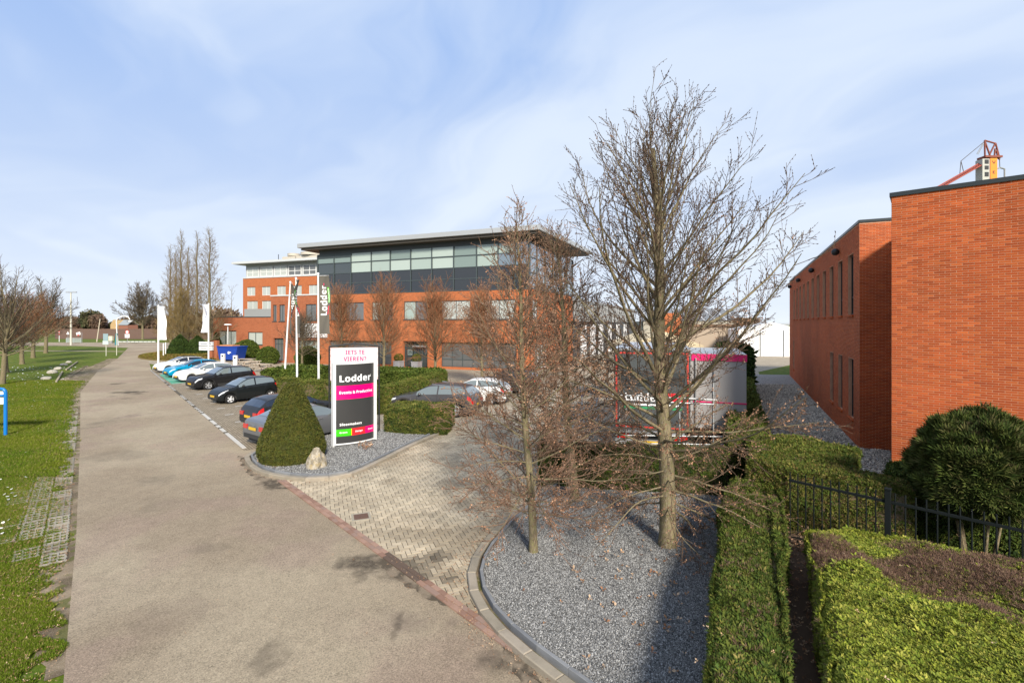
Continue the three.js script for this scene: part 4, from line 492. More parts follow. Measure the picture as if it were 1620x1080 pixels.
// --- the office with the glass storey
M.blindPale = phys([0.36, 0.43, 0.39], 0.12, { clearcoat: 1, clearcoatRoughness: 0.02 }); M.blindDim = phys([0.17, 0.225, 0.205], 0.1, { clearcoat: 1, clearcoatRoughness: 0.02 });
const TH = -22.26 * Math.PI / 180, OB = [1.7, 47.6];
const fx = (px) => { const k = (px - 810) / F; return (OB[1] * k - OB[0]) / (0.926 + 0.379 * k); };   // place along its front wall
{
  const t = thing('office_building', 'orange brick office with dark glass top storey and overhanging grey roof', 'building', OB[0], OB[1], TH);
  const x0 = fx(505), w = -x0, front = [x0, 0, 0], up = (a, b) => [fx(a) - x0, fx(b) - x0, 5.15, 7.1];
  const ground = [[fx(520) - x0, fx(619) - x0, 0.25, 2.8], [fx(637) - x0, fx(676) - x0, 0.06, 2.85], [fx(697) - x0, fx(817) - x0, 0.25, 2.8]], ups = [up(522, 534), up(546, 575), up(588, 621), up(638.5, 675.5), up(698, 744), up(764, 815)];
  place(part(t, 'front_wall', wallGeo(w, 8.1, [...ground, ...ups], 0.35), M.brickA), front);
  ups.forEach((q, i) => windowUnit(t, front, q, q[1] - q[0] > 1.2 ? 2 : 1, [1], M.frame, i > 3 ? M.blind2 : i > 1 ? (k) => k % 2 ? M.glassGrey : M.blind : M.glassGrey, { sill: M.frame }));
  windowUnit(t, front, ground[0], 6, [0.3, 1], M.frame, M.glassGrey, { recess: 0.25 }); windowUnit(t, front, ground[2], 7, [0.3, 1], M.frame, M.glassGrey, { recess: 0.25 });
  { // entrance
    const [a, b] = ground[1], d = place(part(t, 'entrance', merge([box2(a, b, 2.75, 2.85, -0.6, -0.2), box2(a, a + 0.1, 0.06, 2.75, -0.55, -0.45), box2(b - 0.1, b, 0.06, 2.75, -0.55, -0.45), box2(mix(a, b, 0.38), mix(a, b, 0.42), 0.06, 2.75, -0.55, -0.45), box2(mix(a, b, 0.68), mix(a, b, 0.72), 0.06, 2.75, -0.55, -0.45), box2(a + 0.1, b - 0.1, 2.05, 2.13, -0.55, -0.46)]), M.frame), front);
    part(d, 'glazing', box2(a + 0.1, b - 0.1, 0.1, 2.75, -0.52, -0.5), M.glass); part(d, 'awning', box2(mix(a, b, 0.4), b - 0.2, 2.25, 2.35, -0.45, 0.05), M.grey);
    const cv = document.createElement('canvas'); cv.width = 64; cv.height = 64; const c = cv.getContext('2d'); c.fillStyle = '#6e7876'; c.fillRect(0, 0, 64, 64); c.fillStyle = '#15191a'; c.font = 'bold 46px sans-serif'; c.textAlign = 'center'; c.fillText('25', 32, 48); const tx = new THREE.CanvasTexture(cv); tx.colorSpace = THREE.SRGBColorSpace;
    const pl = part(d, 'house_number', new THREE.PlaneGeometry(0.62, 0.62), new THREE.MeshStandardMaterial({ map: tx, roughness: 0.4 })); pl.position.set(mix(a, b, 0.2), 1.62, -0.44);
  }
  place(part(t, 'soffit_band', box2(0, w, 12.7, 13.2, -0.3, 0.02), M.darkGrey), front);
  // glass storey: grid, panes
  const cols = [502, 528, 555, 587, 617, 649.5, 683, 717.6, 754, 788, 815, 838].map((p) => fx(p) - x0), ys = [8.1, 9.3, 10.45, 11.65, 12.7], grid = [];
  for (const c of cols) grid.push(box2(c - 0.05, c + 0.05, 8.1, 12.7, -0.15, 0.05)); ys.forEach((y, k) => grid.push(box2(cols[0], w, y - 0.045, y + 0.045, -0.12, 0.035))); grid.push(box2(cols[0], cols[2] - 0.06, 12.25, 12.655, -0.11, 0.03));
  const cw = place(part(t, 'glass_front', merge(grid), M.frame), front), r = rng(3);
  for (let i = 0; i < cols.length - 1; i++) for (let j = 0; j < 4; j++) { const p = part(cw, 'pane', box2(cols[i] + 0.055, cols[i + 1] - 0.055, ys[j] + 0.05, ys[j + 1] - 0.05, -0.07, -0.04), j < 2 ? M.blackGlass : i < 2 ? (j === 2 ? M.glass : M.blindDim) : i < 8 ? [M.blind, M.blindPale, M.blindDim][Math.floor(r() * 2.6)] : r() < 0.5 ? M.blind : M.skyGlass); if (j >= 2) p.rotation.y = (r() - 0.5) * 0.004; }
  const SL = 15.7, side = [0, 0, Math.PI / 2], sh = [[0.9, 2.5, 5.15, 7.1], [10.2, 13.8, 0.1, 3.9], [1.5, 5.4, 0.1, 2.6]];
  place(part(t, 'side_wall', wallGeo(SL, 8.1, sh, 0.35), M.brickA), [0.0, -0.002, Math.PI / 2]); windowUnit(t, side, sh[0], 2, [1], M.frame, M.blind2); windowUnit(t, side, sh[1], 3, [0.6, 1], M.frame, M.glassGrey); windowUnit(t, side, sh[2], 3, [1], M.frameWhite, M.glassGrey);
  const g2 = []; const sc = [0, 2.2, 4.8, 7.6, 10.4, 13.2, SL]; for (const c of sc) g2.push(box2(Math.max(0.06, c - 0.05), c + 0.05, 8.1, 12.7, -0.15, 0.05)); for (const y of [8.15, 9.7, 11.2, 12.65]) g2.push(box2(0.06, SL, y - 0.04, y + 0.04, -0.12, 0.035)); const cs = place(part(t, 'glass_side', merge(g2), M.frame), side);
  for (let i = 0; i < 6; i++) for (let j = 0; j < 3; j++) part(cs, 'pane', box2(sc[i] + 0.06, sc[i + 1] - 0.055, [8.2, 9.75, 11.25][j], [9.65, 11.15, 12.6][j], -0.07, -0.04), M.skyGlass);
  part(t, 'rear_mass', box2(x0 + 0.3, -0.36, 0.05, 12.6, -SL, -0.6), M.darkGrey); part(t, 'end_wall', box2(x0 - 0.02, x0 + 0.3, 8.1, 13.2, -SL, -0.16), M.darkGrey);
  { // the roof with its tapering edge
    const A = [x0 - 2.0, 1.4], B = [1.5, 1.4], C = [2.2, -SL - 1], Dd = [x0 - 2.0, -SL - 1], s = [A, B, C, Dd].map(([x, z]) => [x, -z]); part(t, 'roof', slab(s, 13.45, 13.95, 0.03), M.zinc); part(t, 'soffit', slab([[x0 - 1.7, -1.1], [1.2, -1.1], [1.8, SL + 0.6], [x0 - 1.7, SL + 0.6]], 13.2, 13.44), mat([0.10, 0.085, 0.07], 0.7));
  }
  // lower wing on the left
  const xw = fx(428), ww = fx(505) - xw - 0.02, wing = [xw, 0.004, 0], wu = [[fx(431) - xw, fx(437) - xw, 5.0, 7.0], [fx(441) - xw, fx(450) - xw, 5.0, 7.0], [fx(483) - xw, fx(500) - xw, 5.1, 7.0]], wg = [[fx(432) - xw, fx(448) - xw, 0.2, 2.95], [fx(470) - xw, fx(503) - xw, 0.25, 2.75]];
  place(part(t, 'wing_wall', wallGeo(ww, 8.05, [...wu, ...wg], 0.35), M.brickB), wing); for (const q of wu) windowUnit(t, wing, q, 2, [1], M.frame, M.glassGrey, { sill: M.frame }); windowUnit(t, wing, wg[0], 3, [0.75, 1], M.frame, M.glassGrey, { recess: 0.25 }); windowUnit(t, wing, wg[1], 4, [1], M.frame, M.blind, { recess: 0.25 });
  place(part(t, 'wing_coping', box2(-0.05, ww - 0.01, 8.05, 8.2, -0.4, 0.06), M.roofWhite), wing); place(part(t, 'white_panel', box2(fx(473) - xw, fx(518) - xw, 3.1, 4.75, 0.02, 0.14), M.white), wing); place(part(t, 'wing_mass', box2(0.002, ww, 0.05, 7.9, -9, -0.36), M.brickB), wing);
  for (const px of [640, 668]) { const p = thing('planter', 'square grey planter with a clipped ball shrub at the entrance door', 'planter', 0, 0, TH, 'planters at the entrance'); const lx = fx(px), lz = 1.1; p.position.set(OB[0] + lx * Math.cos(TH) + lz * Math.sin(TH), 0, -OB[1] - lx * Math.sin(TH) + lz * Math.cos(TH)); part(p, 'pot', merge([box(0.8, 0.75, 0.8, 0, 0.375, 0), box(0.86, 0.08, 0.86, 0, 0.76, 0)]), mat([0.33, 0.32, 0.33], 0.7)); const rr = rng(px), l = []; for (let k = 0; k < 260; k++) { const u = rr() * 2 - 1, a = rr() * 6.28, s = Math.sqrt(1 - u * u); l.push({ p: V(Math.cos(a) * s * 0.42, 1.12 + u * 0.38, Math.sin(a) * s * 0.42), q: orient(V(Math.cos(a) * s, u, Math.sin(a) * s), rr, 0.8), s: 1.3, c: pick(rr, OLIVE) }); } scatter(p, 'ball_shrub', TUFT.far, leafMat, l); }
}
// --- the tall brick block behind, and the low block before it
{
  const TB = -20 * Math.PI / 180, P0 = PD(384, 92), t = thing('tall_brick_block', 'four-storey brick block with white-framed top storey behind the wing', 'building', P0[0], P0[1], TB), H = 16;
  const w = 26, f = [0, 0, 0], rows = [[7.0, 8.9], [9.9, 11.5]], holes = []; for (const [a, b] of rows) for (let k = 0; k < 7; k++) holes.push([1.0 + k * 3.6, 3.0 + k * 3.6 + (a < 8 ? 0.6 : 0), a, b]);
  place(part(t, 'front_wall', wallGeo(w, 13.1, holes, 0.3), M.brickA), f); for (const q of holes) windowUnit(t, f, q, 2, [1], M.frameWhite, M.blind2);
  part(t, 'side_wall', box2(0.002, 0.3, 0, 13.1, -14, -0.31), M.brickA); part(t, 'coping', box2(-0.1, w, 13.1, 13.3, -0.4, 0.08), M.roofWhite); part(t, 'top_storey', box2(0.3, w, 13.3, 15.75, -13, -0.4), mat([0.38, 0.39, 0.385], 0.6)); 
  for (let k = 0; k < 7; k++) windowUnit(t, [0, -0.28, 0], [0.6 + k * 3.3, 3.5 + k * 3.3, 13.35, 15.2], 2, [0.45, 1], M.frameWhite, k < 3 ? M.blind2 : M.glassGrey, { recess: 0.05, bar: 0.12 });
  part(t, 'roof', box2(-1.6, w, 15.75, 16.15, -15, 1.1), M.roofWhite); for (const [x, y, s] of [[9.2, 16.15, 1.6], [13.2, 16.15, 2.6]]) part(t, 'roof_unit', merge([new THREE.CylinderGeometry(s * 0.7, s * 0.7, 0.5, 16).translate(x, y + 1.3, -3), box2(x - s, x + s, y, y + 0.9, -4.4, -1.8)]), M.roofUnit ??= mat([0.42, 0.38, 0.31], 0.7)); part(t, 'antenna', rod([6.5, 16.1, -2], [6.5, 17.6, -2], 0.06), M.black);
  const q0 = PD(337, 79), l = thing('low_brick_block', 'low flat-roofed brick block with wide windows behind the blue skip', 'building', q0[0], q0[1], -14 * Math.PI / 180), lw = 12, lh = 5.7, hs = [[1.0, 4.4, 0.3, 3.6], [6.6, 9.3, 1.4, 3.4]];
  part(l, 'front_wall', wallGeo(lw, lh, hs, 0.3), M.brickB); windowUnit(l, f, hs[0], 3, [1], M.frame, M.blind2, { recess: 0.2, bar: 0.1 }); windowUnit(l, f, hs[1], 2, [1], M.frame, M.blind2, { bar: 0.1, sill: M.frame }); part(l, 'body', box2(0.002, lw, 0, lh - 0.2, -12, -0.31), M.brickB); part(l, 'coping', box2(-0.08, lw, lh, lh + 0.12, -12, 0.06), M.darkGrey); part(l, 'parapet_screen', box2(5, lw, lh + 0.13, lh + 1.35, -1.2, -1.0), M.grey);
}
// --- dark hall, warehouse and store behind the yard
{
  const t = thing('dark_hall', 'long dark hall with upright fins and white doors beyond the office', 'building', 7.65, 62.1, TH + Math.PI / 2);
  part(t, 'wall', box2(0, 52, 0, 7.6, -8, 0), M.darkGrey); part(t, 'roof_edge', box2(-0.1, 52.1, 7.6, 7.9, -8.1, 0.2), M.grey); for (let k = 0; k < 40; k++) part(t, 'fin', box2(0.5 + k * 1.28, 0.8 + k * 1.28, 5.0, 7.55, 0.003, 0.25), k % 2 ? M.grey : M.zinc); for (const x of [4, 9.5, 15, 22, 30, 38]) part(t, 'door', box2(x, x + 3.2, 0.02, 4.6, 0.003, 0.08), M.white);
  const w = thing('warehouse', 'grey warehouse with ribbed sloping roof beyond the truck yard', 'building', 40, 150, -0.1); part(w, 'wall', box2(0, 30, 0, 5.5, -20, 0), mat([0.33, 0.30, 0.25], 0.8)); const rp = new THREE.BufferGeometry(); part(w, 'roof', merge([bar([15, 5.6, 0.3], [15, 9.6, -14], 30.4, 0.2)]), mat([0.16, 0.165, 0.17], 0.6)); for (let k = 0; k < 9; k++) part(w, 'roof_light', bar([1.5 + k * 3.3, 5.75, 0.3], [1.5 + k * 3.3, 9.75, -14], 0.25, 0.08), M.white);
  const b = thing('storage_building', 'tan brick store with shallow roof between hall and warehouse', 'building', 25, 88, -0.25); part(b, 'wall', box2(0, 5, 0, 6.6, -8, 0), M.brickA); part(b, 'extension', box2(5.003, 17, 0, 4.2, -8, -0.5), mat([0.36, 0.29, 0.22], 0.85)); part(b, 'roof', box2(4.9, 17.2, 4.2, 4.6, -8.2, -0.2), mat([0.22, 0.14, 0.09], 0.8));
  const s = thing('white_storage_tent', 'white tarpaulin storage tent beside the far end of the brick building', 'tent', 33, 72, -0.3); part(s, 'canvas', (() => { const sh = new THREE.Shape([[0, 0], [9, 0], [9, 3.8], [4.5, 4.9], [0, 3.8]].map((p) => new THREE.Vector2(...p))); return boxUV(new THREE.ExtrudeGeometry(sh, { depth: 12, bevelEnabled: false }).translate(0, 0, -12)); })(), M.white); for (const x of [0.05, 3, 6, 8.95]) part(s, 'post', rod([x, 0, 0.06], [x, 3.8, 0.06], 0.06), M.grey); part(s, 'door_flap', box2(3.4, 5.6, 0.02, 3.2, 0.01, 0.05), mat([0.62, 0.63, 0.63], 0.7));
  const pl = thing('pallet_stack', 'stack of brown wooden pallets above the white tent roofline', 'pallets', 40, 84, 0.2); for (let k = 0; k < 26; k++) { part(pl, 'pallet', merge([box(1.2 * 3, 0.05, 2.4, 0, 0.19 + k * 0.22, 0), ...[-1.6, 0, 1.6].map((x) => box(0.12, 0.15, 2.4, x, 0.085 + k * 0.22, 0))]), k % 3 ? mat([0.24, 0.15, 0.09], 0.9) : mat([0.30, 0.20, 0.12], 0.9)); }
  const h1 = thing('farmhouse', 'far sandy-gabled farmhouse with grey roof behind the ploughed field', 'house', ...PD(174, 450), -0.3); part(h1, 'wall', (() => { const sh = new THREE.Shape([[0, 0], [7.5, 0], [7.5, 4], [3.75, 8.4], [0, 4]].map((p) => new THREE.Vector2(...p))); return boxUV(new THREE.ExtrudeGeometry(sh, { depth: 10, bevelEnabled: false }).translate(0, 0, -10)); })(), mat([0.42, 0.30, 0.15], 0.9)); part(h1, 'barn_wall', box2(7.6, 19, 0, 3.6, -11, -2), mat([0.25, 0.12, 0.08], 0.9)); part(h1, 'roof', bar([13.4, 3.5, -1.5], [13.4, 8.2, -6.5], 11.8, 0.3), mat([0.24, 0.27, 0.28], 0.7)); part(h1, 'roof', bar([13.4, 3.5, -11.5], [13.4, 8.2, -6.5], 11.8, 0.3), mat([0.24, 0.27, 0.28], 0.7)); part(h1, 'chimney', box2(3, 4, 7, 9.4, -5, -4), mat([0.1, 0.07, 0.06], 0.9));
  const h2 = thing('farm_shed', 'far low red-brown shed left of the farmhouse', 'shed', ...PD(155, 470), 0); part(h2, 'wall', box2(0, 13, 0, 3, -8, 0), mat([0.16, 0.11, 0.09], 0.9)); part(h2, 'roof', bar([6.5, 2.9, 0.4], [6.5, 5.6, -4], 13.6, 0.3), mat([0.2, 0.11, 0.08], 0.8)); part(h2, 'roof', bar([6.5, 2.9, -8.4], [6.5, 5.6, -4], 13.6, 0.3), mat([0.2, 0.11, 0.08], 0.8));
}
// --- tower crane above the brick roof
{
  const D = 85, s = D / F, X = (px) => (px - 1568) * s, Y = (py) => EYE + (HOR - py) * s, t = thing('tower_crane', 'orange tower crane with folded red jib rising behind the brick roof', 'crane', (1568 - 810) * s, D);
  const rust = mat([0.20, 0.05, 0.03], 0.7), orange = mat([0.72, 0.24, 0.015], 0.5), metal = mat([0.06, 0.045, 0.04], 0.6), ln = (name, list, m, r = 0.09) => part(t, name, merge(list.map(([a, b, c, d, z = 0]) => rod([X(a), Y(b), z], [X(c), Y(d), z], r, r, 6))), m);
  part(t, 'mast', box2(X(1562), X(1573), 0, Y(251), -0.6, 0.6), orange); part(t, 'mast_edge', box2(X(1560.5), X(1562) - 0.003, 0, Y(252), -0.62, 0.62), rust);
  const cab = part(t, 'cab', box2(X(1549), X(1560), Y(290), Y(253), -0.6, 0.7), mat([0.40, 0.40, 0.36], 0.6)); for (const [a, b] of [[254.5, 261], [264, 270], [274, 281]]) part(cab, 'window', box2(X(1552.3), X(1558.5), Y(b), Y(a), 0.703, 0.74), M.black); part(t, 'lower_cab', box2(X(1550), X(1559), Y(330), Y(290) - 0.01, -0.6, 0.6), M.grey);
  part(t, 'slewing_platform', box2(X(1553), X(1580), Y(251) + 0.003, Y(248), -0.8, 0.8), rust);
  ln('a_frame', [[1559, 248, 1558.5, 222], [1567, 246, 1559, 224], [1566, 245, 1575.5, 226], [1558.5, 222, 1576, 227], [1576, 227, 1582, 250], [1575, 235, 1574, 247], [1574, 246, 1582.5, 252], [1577, 238, 1580, 250]], rust, 0.13);
  ln('stay_cable', [[1558, 224, 1521, 254.5], [1521, 254.5, 1519, 276], [1521, 254.5, 1525, 271], [1582, 252, 1582.6, 265]], metal, 0.05); ln('ladder', [[1556, 226, 1546, 243.5], [1557, 227.5, 1548, 244]], M.grey, 0.05);
  const lat = [], a0 = [1552, 257], a1 = [1440, 320]; for (const [dz, dy] of [[-0.5, 0], [0.5, 0], [0, -4.2]]) lat.push(rod([X(a0[0]), Y(a0[1] + dy + 4), dz], [X(a1[0]), Y(a1[1] + dy + 4), dz], 0.1, 0.1, 5)); for (let k = 0; k < 44; k++) { const u = k / 44, v = (k + 0.5) / 44, w = (k + 1) / 44, pt = (q, dy, z) => [X(mix(a0[0], a1[0], q)), Y(mix(a0[1], a1[1], q) + dy + 4), z]; lat.push(rod(pt(u, 0, 0.5), pt(v, -4.2, 0), 0.06, 0.06, 4), rod(pt(v, -4.2, 0), pt(w, 0, 0.5), 0.06, 0.06, 4), rod(pt(u, 0, -0.5), pt(v, -4.2, 0), 0.06, 0.06, 4), rod(pt(u, 0, -0.5), pt(w, 0, 0.5), 0.05, 0.05, 4)); } part(t, 'jib', merge(lat), mat([0.33, 0.07, 0.045], 0.7));
  ln('hook_frame', [[1575, 268, 1575, 340], [1590, 267, 1590, 340], [1575, 268, 1582.6, 265], [1590, 267, 1582.6, 265]], M.grey, 0.12);
  const cv = document.createElement('canvas'); cv.width = 64; cv.height = 512; const c = cv.getContext('2d'); c.fillStyle = '#e0861c'; c.fillRect(0, 0, 64, 512); c.fillStyle = '#4a1a10'; c.font = 'bold 62px sans-serif'; c.textAlign = 'center'; ['V', 'E', 'R'].forEach((l, k) => c.fillText(l, 32, 96 + k * 148)); const tx = new THREE.CanvasTexture(cv); tx.colorSpace = THREE.SRGBColorSpace; const p = part(t, 'lettering', new THREE.PlaneGeometry(X(1573) - X(1562.2), Y(250.5) - Y(305)), new THREE.MeshStandardMaterial({ map: tx, roughness: 0.5 })); p.position.set((X(1573) + X(1562.2)) / 2, (Y(250.5) + Y(305)) / 2, 0.61);
}

// ---------------------------------------------------------------- vehicles
const CARS = {                                                     // lengths in metres from the nose; [distance, height]
  city: { L: 3.6, W: 1.60, top: [[0, 0.55], [0.05, 0.66], [0.2, 0.78], [0.6, 0.92], [0.95, 0.98], [1.35, 1.24], [1.7, 1.42], [2.15, 1.48], [2.8, 1.46], [3.2, 1.39], [3.42, 1.12], [3.55, 0.86], [3.6, 0.55]], belt: [[0, 0.53], [0.2, 0.74], [0.6, 0.86], [0.95, 0.90], [2, 0.95], [3.1, 1.03], [3.42, 1.02], [3.55, 0.82], [3.6, 0.53]], wheels: [0.66, 3.05], R: 0.29, ws: [1.0, 1.72], rw: [3.2, 3.45], side: [1.15, 3.28], pillar: 2.12 },
  suv: { L: 4.25, W: 1.80, top: [[0, 0.6], [0.05, 0.76], [0.22, 0.92], [0.75, 1.02], [1.2, 1.07], [1.6, 1.34], [1.95, 1.52], [2.5, 1.58], [3.3, 1.55], [3.75, 1.48], [4.02, 1.2], [4.2, 0.95], [4.25, 0.6]], belt: [[0, 0.58], [0.22, 0.86], [0.75, 0.96], [1.2, 0.99], [2.4, 1.04], [3.6, 1.12], [4.02, 1.12], [4.2, 0.9], [4.25, 0.58]], wheels: [0.86, 3.46], R: 0.345, ws: [1.26, 1.98], rw: [3.76, 4.06], side: [1.42, 3.82], pillar: 2.45, clad: true },
  estate: { L: 4.65, W: 1.88, top: [[0, 0.6], [0.05, 0.78], [0.25, 0.94], [0.9, 1.04], [1.35, 1.09], [1.85, 1.42], [2.25, 1.58], [2.8, 1.64], [3.6, 1.61], [4.1, 1.52], [4.42, 1.2], [4.6, 0.95], [4.65, 0.6]], belt: [[0, 0.58], [0.25, 0.88], [0.9, 0.98], [1.35, 1.02], [2.6, 1.06], [4.0, 1.12], [4.42, 1.12], [4.6, 0.9], [4.65, 0.58]], wheels: [0.88, 3.7], R: 0.37, ws: [1.42, 2.28], rw: [4.12, 4.46], side: [1.6, 4.2], pillar: 2.75, rails: true },
  hatch: { L: 4.3, W: 1.78, top: [[0, 0.55], [0.05, 0.68], [0.25, 0.82], [0.8, 0.95], [1.2, 1.0], [1.7, 1.28], [2.1, 1.44], [2.6, 1.48], [3.3, 1.45], [3.75, 1.36], [4.05, 1.1], [4.25, 0.92], [4.3, 0.55]], belt: [[0, 0.53], [0.25, 0.76], [0.8, 0.88], [1.2, 0.92], [2.4, 0.96], [3.6, 1.04], [4.05, 1.05], [4.25, 0.88], [4.3, 0.53]], wheels: [0.84, 3.46], R: 0.315, ws: [1.27, 2.12], rw: [3.76, 4.1], side: [1.45, 3.88], pillar: 2.55 },
  sedan: { L: 4.6, W: 1.82, top: [[0, 0.52], [0.05, 0.64], [0.3, 0.8], [0.9, 0.93], [1.35, 0.98], [1.85, 1.26], [2.3, 1.42], [2.8, 1.45], [3.3, 1.40], [3.75, 1.2], [4.05, 1.06], [4.45, 1.02], [4.57, 0.92], [4.6, 0.52]], belt: [[0, 0.5], [0.3, 0.74], [0.9, 0.87], [1.35, 0.9], [2.6, 0.94], [3.8, 0.99], [4.1, 1.0], [4.45, 0.98], [4.57, 0.88], [4.6, 0.5]], wheels: [0.9, 3.68], R: 0.325, ws: [1.42, 2.32], rw: [3.32, 4.0], side: [1.6, 3.78], pillar: 2.62 },
};
const curve = (pts, x) => { for (let i = 0; i < pts.length - 1; i++) if (x <= pts[i + 1][0]) { const [a, b] = pts[i], [c, d] = pts[i + 1]; return mix(b, d, (x - a) / (c - a)); } return pts[pts.length - 1][1]; };
const smooth = (pts, x) => (curve(pts, Math.max(0, x - 0.05)) + 2 * curve(pts, x) + curve(pts, x + 0.05)) / 4;
function section(S, x) {                                           // half cross-section at a distance from the nose
  const u = x / S.L, plan = S.W / 2 * (1 - 0.17 * Math.pow(clamp(1 - u / 0.14), 2.2) - 0.13 * Math.pow(clamp((u - 0.9) / 0.1), 2)), yT = smooth(S.top, x), yB = Math.min(smooth(S.belt, x), yT - 0.012), sill = 0.22 + 0.08 * Math.pow(clamp(1 - u / 0.06), 2) + 0.12 * Math.pow(clamp((u - 0.93) / 0.07), 2); let yb = sill;
  for (const c of S.wheels) { const q = (S.R + 0.055) ** 2 - (x - c) ** 2; if (q > 0) yb = Math.max(yb, S.R + Math.sqrt(q)); } yb = Math.min(yb, yB - 0.08);
  const g = clamp((yT - yB) / 0.48), we = plan * mix(0.9, 0.72, g), yE = yB + (yT - yB) * mix(0.75, 0.9, g);
  return [[plan * 0.94, yb], [plan * 0.99, mix(yb, yB, 0.32)], [plan, mix(yb, yB, 0.62)], [plan * 0.955, yB], [we, yE], [we * 0.55, yT - 0.008], [0, yT]];
}
function onBody(S, x, t) { const s = section(S, x), i = Math.min(5, Math.floor(t)), f = t - i; return [mix(s[i][0], s[i + 1][0], f), mix(s[i][1], s[i + 1][1], f)]; }
function carBody(S) {
  const xs = new Set(); for (let k = 0; k <= 60; k++) xs.add(S.L * k / 60); for (const c of S.wheels) for (let k = -8; k <= 8; k++) xs.add(clamp(c + (S.R + 0.055) * Math.sin(k / 8 * 1.5708), 0, S.L)); const st = [...xs].sort((a, b) => a - b), ts = [0, 0.5, 1, 1.5, 2, 2.5, 3, 3.5, 4, 4.5, 5, 5.5, 6], pos = [], idx = [], n = ts.length * 2 - 1;
  for (const x of st) { for (const t of ts) { const [z, y] = onBody(S, x, t); pos.push(S.L / 2 - x, y, z); } for (let k = ts.length - 2; k >= 0; k--) { const [z, y] = onBody(S, x, ts[k]); pos.push(S.L / 2 - x, y, -z); } }
  for (let i = 0; i < st.length - 1; i++) for (let k = 0; k < n - 1; k++) { const a = i * n + k; idx.push(a, a + 1, a + n, a + 1, a + n + 1, a + n); }
  for (const i of [0, st.length - 1]) for (let k = 0; k < ts.length - 1; k++) { const a = i * n + k, b = i * n + k + 1, c = i * n + n - 1 - k, d = i * n + n - 2 - k; idx.push(a, b, c, b, d, c); }
  const g = new THREE.BufferGeometry(); g.setAttribute('position', new THREE.Float32BufferAttribute(pos, 3)); g.setIndex(idx); return toCreasedNormals(g, 0.42);
}
function patch(S, x0, x1, t0, t1, side, out = 0.006, nx = 8, nt = 4, shape) {   // a panel lying on the body
  const pos = [], idx = [], nrm = (x, t) => { const [a, b] = onBody(S, x, t), [c, d] = onBody(S, x, Math.min(6, t + 0.05)), [e, f] = onBody(S, x, Math.max(0, t - 0.05)), [g, h] = onBody(S, Math.min(S.L, x + 0.03), t); const T = V(0, d - f, (c - e)), L = V(-0.03, h - b, g - a), N = L.cross(T).normalize(); if (N.z < 0 || (N.y < 0 && Math.abs(N.z) < 0.1)) N.negate(); if (N.y < -0.4) N.negate(); return N; };
  for (let i = 0; i <= nx; i++) for (let j = 0; j <= nt; j++) { const x = mix(x0, x1, i / nx), f = shape ? shape(i / nx) : [0, 1], t = mix(t0, t1, mix(f[0], f[1], j / nt)), [z, y] = onBody(S, x, t), N = nrm(x, t); pos.push(S.L / 2 - x + N.x * out, y + N.y * out, (z + N.z * out) * side); }
  for (let i = 0; i < nx; i++) for (let j = 0; j < nt; j++) { const a = i * (nt + 1) + j; idx.push(a, a + 1, a + nt + 1, a + 1, a + nt + 2, a + nt + 1); }
  const g = new THREE.BufferGeometry(); g.setAttribute('position', new THREE.Float32BufferAttribute(pos, 3)); g.setIndex(idx); g.computeVertexNormals(); return g;
}
const tyreGeo = {}, rimGeo = {};
const CM = { tyre: mat([0.018, 0.018, 0.018], 0.85), rim: mat([0.52, 0.53, 0.54], 0.3, { metalness: 0.6 }), well: mat([0.06, 0.06, 0.06], 0.9), glass: phys([0.13, 0.155, 0.155], 0.03, { clearcoat: 1, clearcoatRoughness: 0.01, ior: 1.7 }), glassDark: phys([0.008, 0.009, 0.01], 0.03, { clearcoat: 1, clearcoatRoughness: 0.01, ior: 1.6 }), lamp: phys([0.62, 0.64, 0.66], 0.08, { clearcoat: 1 }), tail: phys([0.50, 0.012, 0.01], 0.15, { clearcoat: 1 }), plastic: mat([0.025, 0.026, 0.027], 0.6), seam: mat([0.008, 0.008, 0.008], 0.8), plate: mat([0.62, 0.38, 0.02], 0.5), chrome: mat([0.62, 0.62, 0.62], 0.18, { metalness: 0.9 }) };  // glass: base colour lightened to carry the light reflected in car windows
const paint = (c, metal = 0) => phys(c, 0.4, { metalness: metal, specularIntensity: 0.12, clearcoat: 0.55, clearcoatRoughness: 0.03 });
